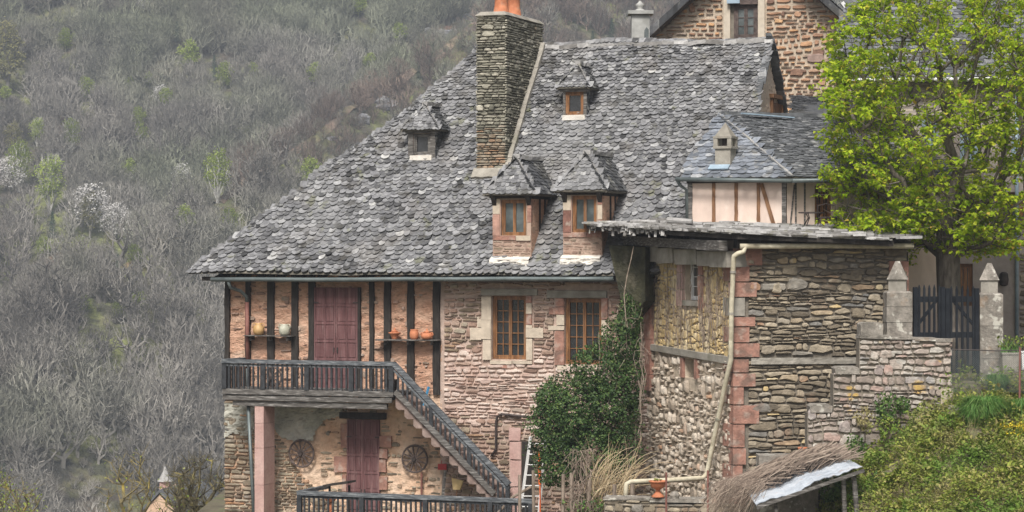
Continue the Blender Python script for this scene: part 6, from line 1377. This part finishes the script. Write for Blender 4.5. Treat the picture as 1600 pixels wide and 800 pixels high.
for i, (x, y, h, l) in enumerate([(14,150,118,'tall olive-brown tree in catkin at the left edge of the photo'),(140,372,74,'olive tree in catkin just below the white blossoming tree'),(20,248,60,'short olive tree below the tall one at the left edge'),(170,400,40,'low olive shrub below the white blossom')]): place(oli, x, y, h, 12, i == 0, l)
blo = tree_thing('blossoming_tree', 'largest white blossoming cherry tree, lower left of the wood', 'tree', *far_tree(230, 8, 3.4, 120, .25, .03, 1500), 'far_bark', 'blossom', 'trees in white blossom')
for i, (x, y, h, l) in enumerate([(140,365,76,'largest white blossoming tree, lower left of the wood'),(180,378,60,'white blossoming tree touching the largest one on its right'),(283,300,44,'wide white blossoming tree between the eaves and the thin birch'),(247,350,34,'small upright white blossoming tree left of the wide one'),(252,168,36,'pale blossoming tree high in the middle of the left hillside'),(330,378,28,'small white blossoming tree next to the roof corner'),(222,22,34,'pale blossoming tree at the top edge of the photo'),(14,305,60,'pale blossoming tree at the left edge beside the birches')]): place(blo, x, y, h, 8, i == 0, l)
def conifer(seed, h, w, n):
    r_ = random.Random(seed); mb = MB(); mb.tube([(0,0,-.5),(0,0,h)], .16, 5, r1=.02); lf = MB()
    for k in range(n):
        z = h*(.08+.92*r_.random()**1.2); rad = w*(1-z/h)*r_.uniform(.3,1.05); a = r_.uniform(0,6.28); p = Vector((math.cos(a)*rad, math.sin(a)*rad, z)); d = Vector((math.cos(a), math.sin(a), -.4)).normalized(); s_ = Vector((-math.sin(a), math.cos(a), 0)); L_ = r_.uniform(.3,.6)
        lf.add([p-s_*.12, p+s_*.12, p+d*L_], [(0,1,2)])
    return mb, lf
con = tree_thing('conifer', 'dark green fir tree above the ridge, left of the plastered chimney', 'tree', *conifer(1, 8, 2.0, 1100), 'far_bark', 'evergreen', 'evergreens of the hillside')
for i, (x, y, h, l) in enumerate([(956,72,46,'dark green fir tree above the ridge, left of the plastered chimney'),(926,74,28,'lower dark evergreen left of the fir tree above the ridge'),(82,372,44,'dark ivy-green tree under the slender birch'),(184,432,38,'narrow dark green tree left of the eaves in the middle of the slope'),(276,66,34,'small dark evergreen high on the left hillside'),(335,124,40,'trunk wrapped in dark ivy high on the left hillside'),(540,152,30,'small dark green tree beside the rock outcrop'),(6,760,50,'dark green tree in the lower left corner'),(655,125,26,'low dark evergreen just above the roof slope')]): place(con, x, y, h, 8, i == 0, l)
# rocks on the spur
def rock(px, py, wpx, hpx, lab):
    p = hill_at(px, py); s_ = p.y/FPX; mb = MB(); ACC.append((px, py+hpx*.5, max(hpx, wpx*.8))); w, h = wpx*s_/2, hpx*s_/2; n, m_ = 14, 9; sd = rr(0, 99)
    for j in range(m_+1):
        for i in range(n):
            th_ = math.pi*j/m_; ph_ = 2*math.pi*i/n; d = Vector((math.sin(th_)*math.cos(ph_), math.sin(th_)*math.sin(ph_), math.cos(th_))); k = 1+.55*nz(d.x*1.8+sd, d.y*1.8, d.z*1.8)+.25*nz(d.x*5+sd, d.y*5, d.z*5); mb.v.append((p.x+d.x*w*k, p.y+d.y*w*.6*k, p.z+d.z*h*k))
    for j in range(m_):
        for i in range(n): mb.face([j*n+i, j*n+(i+1)%n, (j+1)*n+(i+1)%n, (j+1)*n+i])
    return props(mb.build('rock_outcrop', MT['rock'], None, loc=p), lab, 'rock', 'rock outcrops on the hillside')
for a in [(600,165,44,26,'broad grey rock outcrop above the roof slope'),(566,190,22,24,'upright grey rock left of the broad outcrop above the roof'),(700,55,60,18,'slanting grey rock face left of the chimney top'),(735,30,46,18,'grey rock face just left of the chimney pots'),(520,218,22,9,'low pale rock ledge beside the roof slope'),(668,50,26,14,'small dark rock at the top of the spur'),(460,205,14,8,'small grey rock on the middle of the slope'),(60,765,40,8,'low rock ledge at the lower left'),(100,588,28,7,'low stone ledge in the wood at the left')]: rock(*a)
scr = [tree_thing('scrub_tree', l, 'tree', *far_tree(300+k, 6, 2.6, 70, .15, r0=.03, spikes=4), 'scrub_bark', 'scrub_bark', 'brown scrub trees of the spur') for k, l in enumerate(('low brown leafless scrub tree on the ridge line left of the chimney', 'low brown leafless scrub tree by the rocks above the roof slope'))]
place(scr[0], 640, 100, 30, 6, True); place(scr[1], 560, 205, 28, 6, True)
def hides(p):
    x = 800+p.x/p.y*FPX; y = 400-p.z/p.y*FPX
    return any(abs(x-a) < h*.24+6 and -h*.35 < y-b_ < 40 for a, b_, h in ACC)
# bare trees: templates are themselves standing on the slope
BG = 'bare trees of the hillside wood'
BL = 'bare grey leafless tree in the wood on the far hillside'
bares = [tree_thing('bare_tree', BL, 'tree', *far_tree(100+i, 10, 3.3+.5*(i % 3), 125, [.3,.42,.25,.36][i % 4], r0=.05), 'far_bark', 'far_bark', BG) for i in range(5)]
for i, t in enumerate(bares):
    q = t.children[0]; q.name = 'branches'
spots = []
tries = 0
while len(spots) < 285 and tries < 20000:
    tries += 1; px = hr.uniform(-10, 360); py = 300+520*hr.random()**.75
    if px > 300 and py > 640 and px > 340: continue
    p = hill_at(px, py)
    if p is None or any((p.x-q.x)**2+(p.y-q.y)**2 < 2.2**2 for q in spots): continue
    if nz(p.x*.05, p.y*.05, 31) < -.38 or hides(p) or (nz(p.x*.09, p.y*.05, 12) < -.02 and hr.random() < .8): continue
    spots.append(p)
for i, p in enumerate(spots):
    s_ = hr.uniform(.38, .8); b = bares[i % 5]
    if i < 5: b.location = p-Zu*.2; b.scale = (s_,)*3; b.rotation_euler = (0,0,hr.uniform(0,6.28))
    else: dup(b, p-Zu*.2, hr.uniform(0, 6.28), s_)
# the rest of the wood, one mass
pm = MB(); sm = MB()
def dens(x, y): return nz(x*.02, y*.02, 50)
cnt_ = 0; used = set((round(p.x/2), round(p.y/2)) for p in spots)
while cnt_ < 6500:
    x = hr.uniform(-112, 78); y = hr.uniform(285, 575)
    if abs(x) > y*.225: continue
    pxx = 800+x/y*FPX; z = hz(x, y); pyy = 400-z/y*FPX
    if pyy < -60 or pyy > 900: continue
    if (round(x/2), round(y/2)) in used: continue
    q = Vector((x, y))-R0; al = q.dot(RD); crs = RD.x*q.y-RD.y*q.x; onspur = abs(crs+1.0) < 4.2 and -48 < al < 108
    if hides(Vector((x, y, z))): continue
    if onspur and hr.random() < .93:
        if hr.random() < .5: sm.v.append((x, y, z-.3))
        continue
    if pyy > 380 and pxx < 380 and nz(x*.09, y*.05, 12) < -.02 and hr.random() < .9: continue
    if crs > 3 and -48 < al < 95:
        if hr.random() < .62: sm.v.append((x, y, z-.15))
        if hr.random() < .82: continue
    if nz(x*.05, y*.05, 31) < -.42: continue
    pm.v.append((x, y, z-.2)); cnt_ += 1
src = bpy.data.collections.new('wood_sources')
def gn_wood(name, pts, sources, smin, smax, seed, lab):
    me = bpy.data.meshes.new(name); me.from_pydata(pts, [], []); o = bpy.data.objects.new(name, me); COL.objects.link(o)
    ng = bpy.data.node_groups.new(name+'_nodes', 'GeometryNodeTree'); ng.interface.new_socket('Geometry', in_out='INPUT', socket_type='NodeSocketGeometry'); ng.interface.new_socket('Geometry', in_out='OUTPUT', socket_type='NodeSocketGeometry')
    N = ng.nodes.new; L = ng.links.new; gi = N('NodeGroupInput'); go = N('NodeGroupOutput'); ip = N('GeometryNodeInstanceOnPoints'); gg = N('GeometryNodeGeometryToInstance')
    L(gi.outputs[0], ip.inputs['Points'])
    for s_ in reversed(sources):
        oi = N('GeometryNodeObjectInfo'); oi.inputs['Object'].default_value = s_; oi.inputs['As Instance'].default_value = True; L(oi.outputs['Geometry'], gg.inputs[0])
    L(gg.outputs[0], ip.inputs['Instance']); ip.inputs['Pick Instance'].default_value = True
    r1 = N('FunctionNodeRandomValue'); r1.data_type = 'FLOAT_VECTOR'; r1.inputs[0].default_value = (-.06,-.06,0); r1.inputs[1].default_value = (.06,.06,6.28); r1.inputs['Seed'].default_value = seed; L(r1.outputs[0], ip.inputs['Rotation'])
    r2 = N('FunctionNodeRandomValue'); r2.data_type = 'FLOAT'; r2.inputs[2].default_value = smin; r2.inputs[3].default_value = smax; r2.inputs['Seed'].default_value = seed+1; L(r2.outputs[1], ip.inputs['Scale'])
    L(ip.outputs[0], go.inputs[0]); m = o.modifiers.new('wood', 'NODES'); m.node_group = ng
    return props(o, lab, 'woodland', kind='stuff')
gn_wood('hillside_wood', pm.v, [b.children[0] for b in bares], .34, .78, 3, 'dense bare grey woodland covering the far hillside')
gn_wood('spur_scrub', sm.v, [b.children[0] for b in scr], .35, .95, 21, 'low brown leafless scrub covering the rocky spur of the hillside')
um = MB()
for k in range(9000):
    x = hr.uniform(-110, 78); y = hr.uniform(285, 575)
    if abs(x) > y*.225: continue
    if nz(x*.06, y*.06, 77) < -.3: continue
    um.v.append((x, y, hz(x, y)-.25))
gn_wood('undergrowth', um.v, [b.children[0] for b in bares[:3]], .10, .24, 9, 'low grey brown undergrowth and saplings between the trees of the hillside')
# village house with slate turret roof below, and the lichened fruit trees in front of it
vh = thing('valley_house', 'small peach house with slate roof and pointed slate turret low in the valley', 'house', P(250, 860, 120)); d = 120
mb = MB(); g_ = [P(222,800,d), P(248,772,d), P(275,800,d)]
mb.prism([P(218,870,d), P(282,870,d), P(282,806,d), P(249,773,d), P(218,804,d)], [p+Vector((0,6,0)) for p in (P(218,870,d), P(282,870,d), P(282,806,d), P(249,773,d), P(218,804,d))]); mb.build('wall', MT['peach'], vh)
mb = MB(); pr = [P(249,770,d-.1), P(284,806,d-.1)]; mb.prism([pr[0], pr[1], pr[1]+Vector((1.2,6.2,0)), pr[0]+Vector((1.2,6.2,0))], [p+Zu*.15 for p in (pr[0], pr[1], pr[1]+Vector((1.2,6.2,0)), pr[0]+Vector((1.2,6.2,0)))])
pr = [P(249,770,d-.1), P(212,810,d-.1)]; mb.prism([pr[0], pr[1], pr[1]+Vector((1.2,6.2,0)), pr[0]+Vector((1.2,6.2,0))], [p+Zu*.15 for p in (pr[0], pr[1], pr[1]+Vector((1.2,6.2,0)), pr[0]+Vector((1.2,6.2,0)))]); mb.build('roof', MT['slate_mid'], vh)
mb = MB(); c_ = P(258, 775, d+3); mb.box(c_.x-.24, c_.x+.24, c_.y-.24, c_.y+.24, c_.z-1, P(0,752,d+3).z); mb.build('turret', MT['pillar_pink'], vh)
mb = MB(); zb_2 = P(0,752,d+3).z; zt_2 = P(0,729,d+3).z; mb.lathe([(.40,0),(.30,.12),(.14,(zt_2-zb_2)*.6),(.03,zt_2-zb_2)], (c_.x, c_.y, zb_2), 8); mb.build('turret_roof', MT['slab'], vh)
def gold_tree(px, py, d, h, w, seed, lab, mt='gold_lichen', npts=90, leafn=60):
    r_ = random.Random(seed); B0 = P(px, 860, d); tp = P(px, py, d); hh = tp.z-B0.z
    pts = crown_points(npts, (B0.x, B0.y, B0.z+hh*.62), (w, w, hh*.38), r_, .4, 1.2); arr, pars, cnt, tips = skeleton(B0, B0+Vector((0,0,hh*.3)), pts, r_, .5, .5, .5, 4)
    mb = MB(); draw_skel(mb, arr, pars, cnt, .016, .48, 6)
    for t in tips:
        p = Vector(arr[t])
        for k in range(4): q = p+(rdir(-.2,1)+Zu*.2)*rr(.2,.5); mb.tube([p, p.lerp(q,.5)+rdir()*.04, q], .009, 3, r1=.005, cap=False)
    t_ = thing('fruit_tree', lab, 'tree', B0, 'lichened trees below the house'); mb.build('branches', MT[mt], t_)
    lf = MB()
    for k in range(leafn): p = Vector(arr[r_.choice(tips)])+rdir()*.3; leaf(lf, p, rdir(), Zu, .1, .07)
    lf.build('leaves', MT['lime_leaf'], t_)
gold_tree(312, 712, 78, 4, 1.05, 4, 'gnarled lichened fruit tree just left of the stone corner', npts=130)
gold_tree(285, 735, 80, 4, .8, 5, 'smaller gnarled fruit tree in front of the valley house', npts=70)
gold_tree(200, 700, 85, 4, .9, 6, 'thin golden lichened tree left of the valley house', 'yellow_lichen', 55, 40)
gold_tree(8, 745, 90, 4, 1.2, 7, 'yellow-green budding tree in the lower left corner', 'yellow_lichen', 80, 600)

# ------------------------------------------------------------------ air
HZ = True
if HZ:
    mb = MB(); mb.box(-1000, 1000, -70, 2700, -1000, 125)
    hm = bpy.data.materials.new('valley_air'); hm.use_nodes = True; t = hm.node_tree; t.nodes.clear(); o_ = t.nodes.new('ShaderNodeOutputMaterial'); v_ = t.nodes.new('ShaderNodeVolumePrincipled')
    v_.inputs['Color'].default_value = (.80, .88, 1.0, 1); v_.inputs['Density'].default_value = .00045; v_.inputs['Anisotropy'].default_value = .0
    t.links.new(v_.outputs[0], o_.inputs['Volume']); props(mb.build('haze', hm), 'thin pale haze filling the valley', 'haze', kind='stuff')
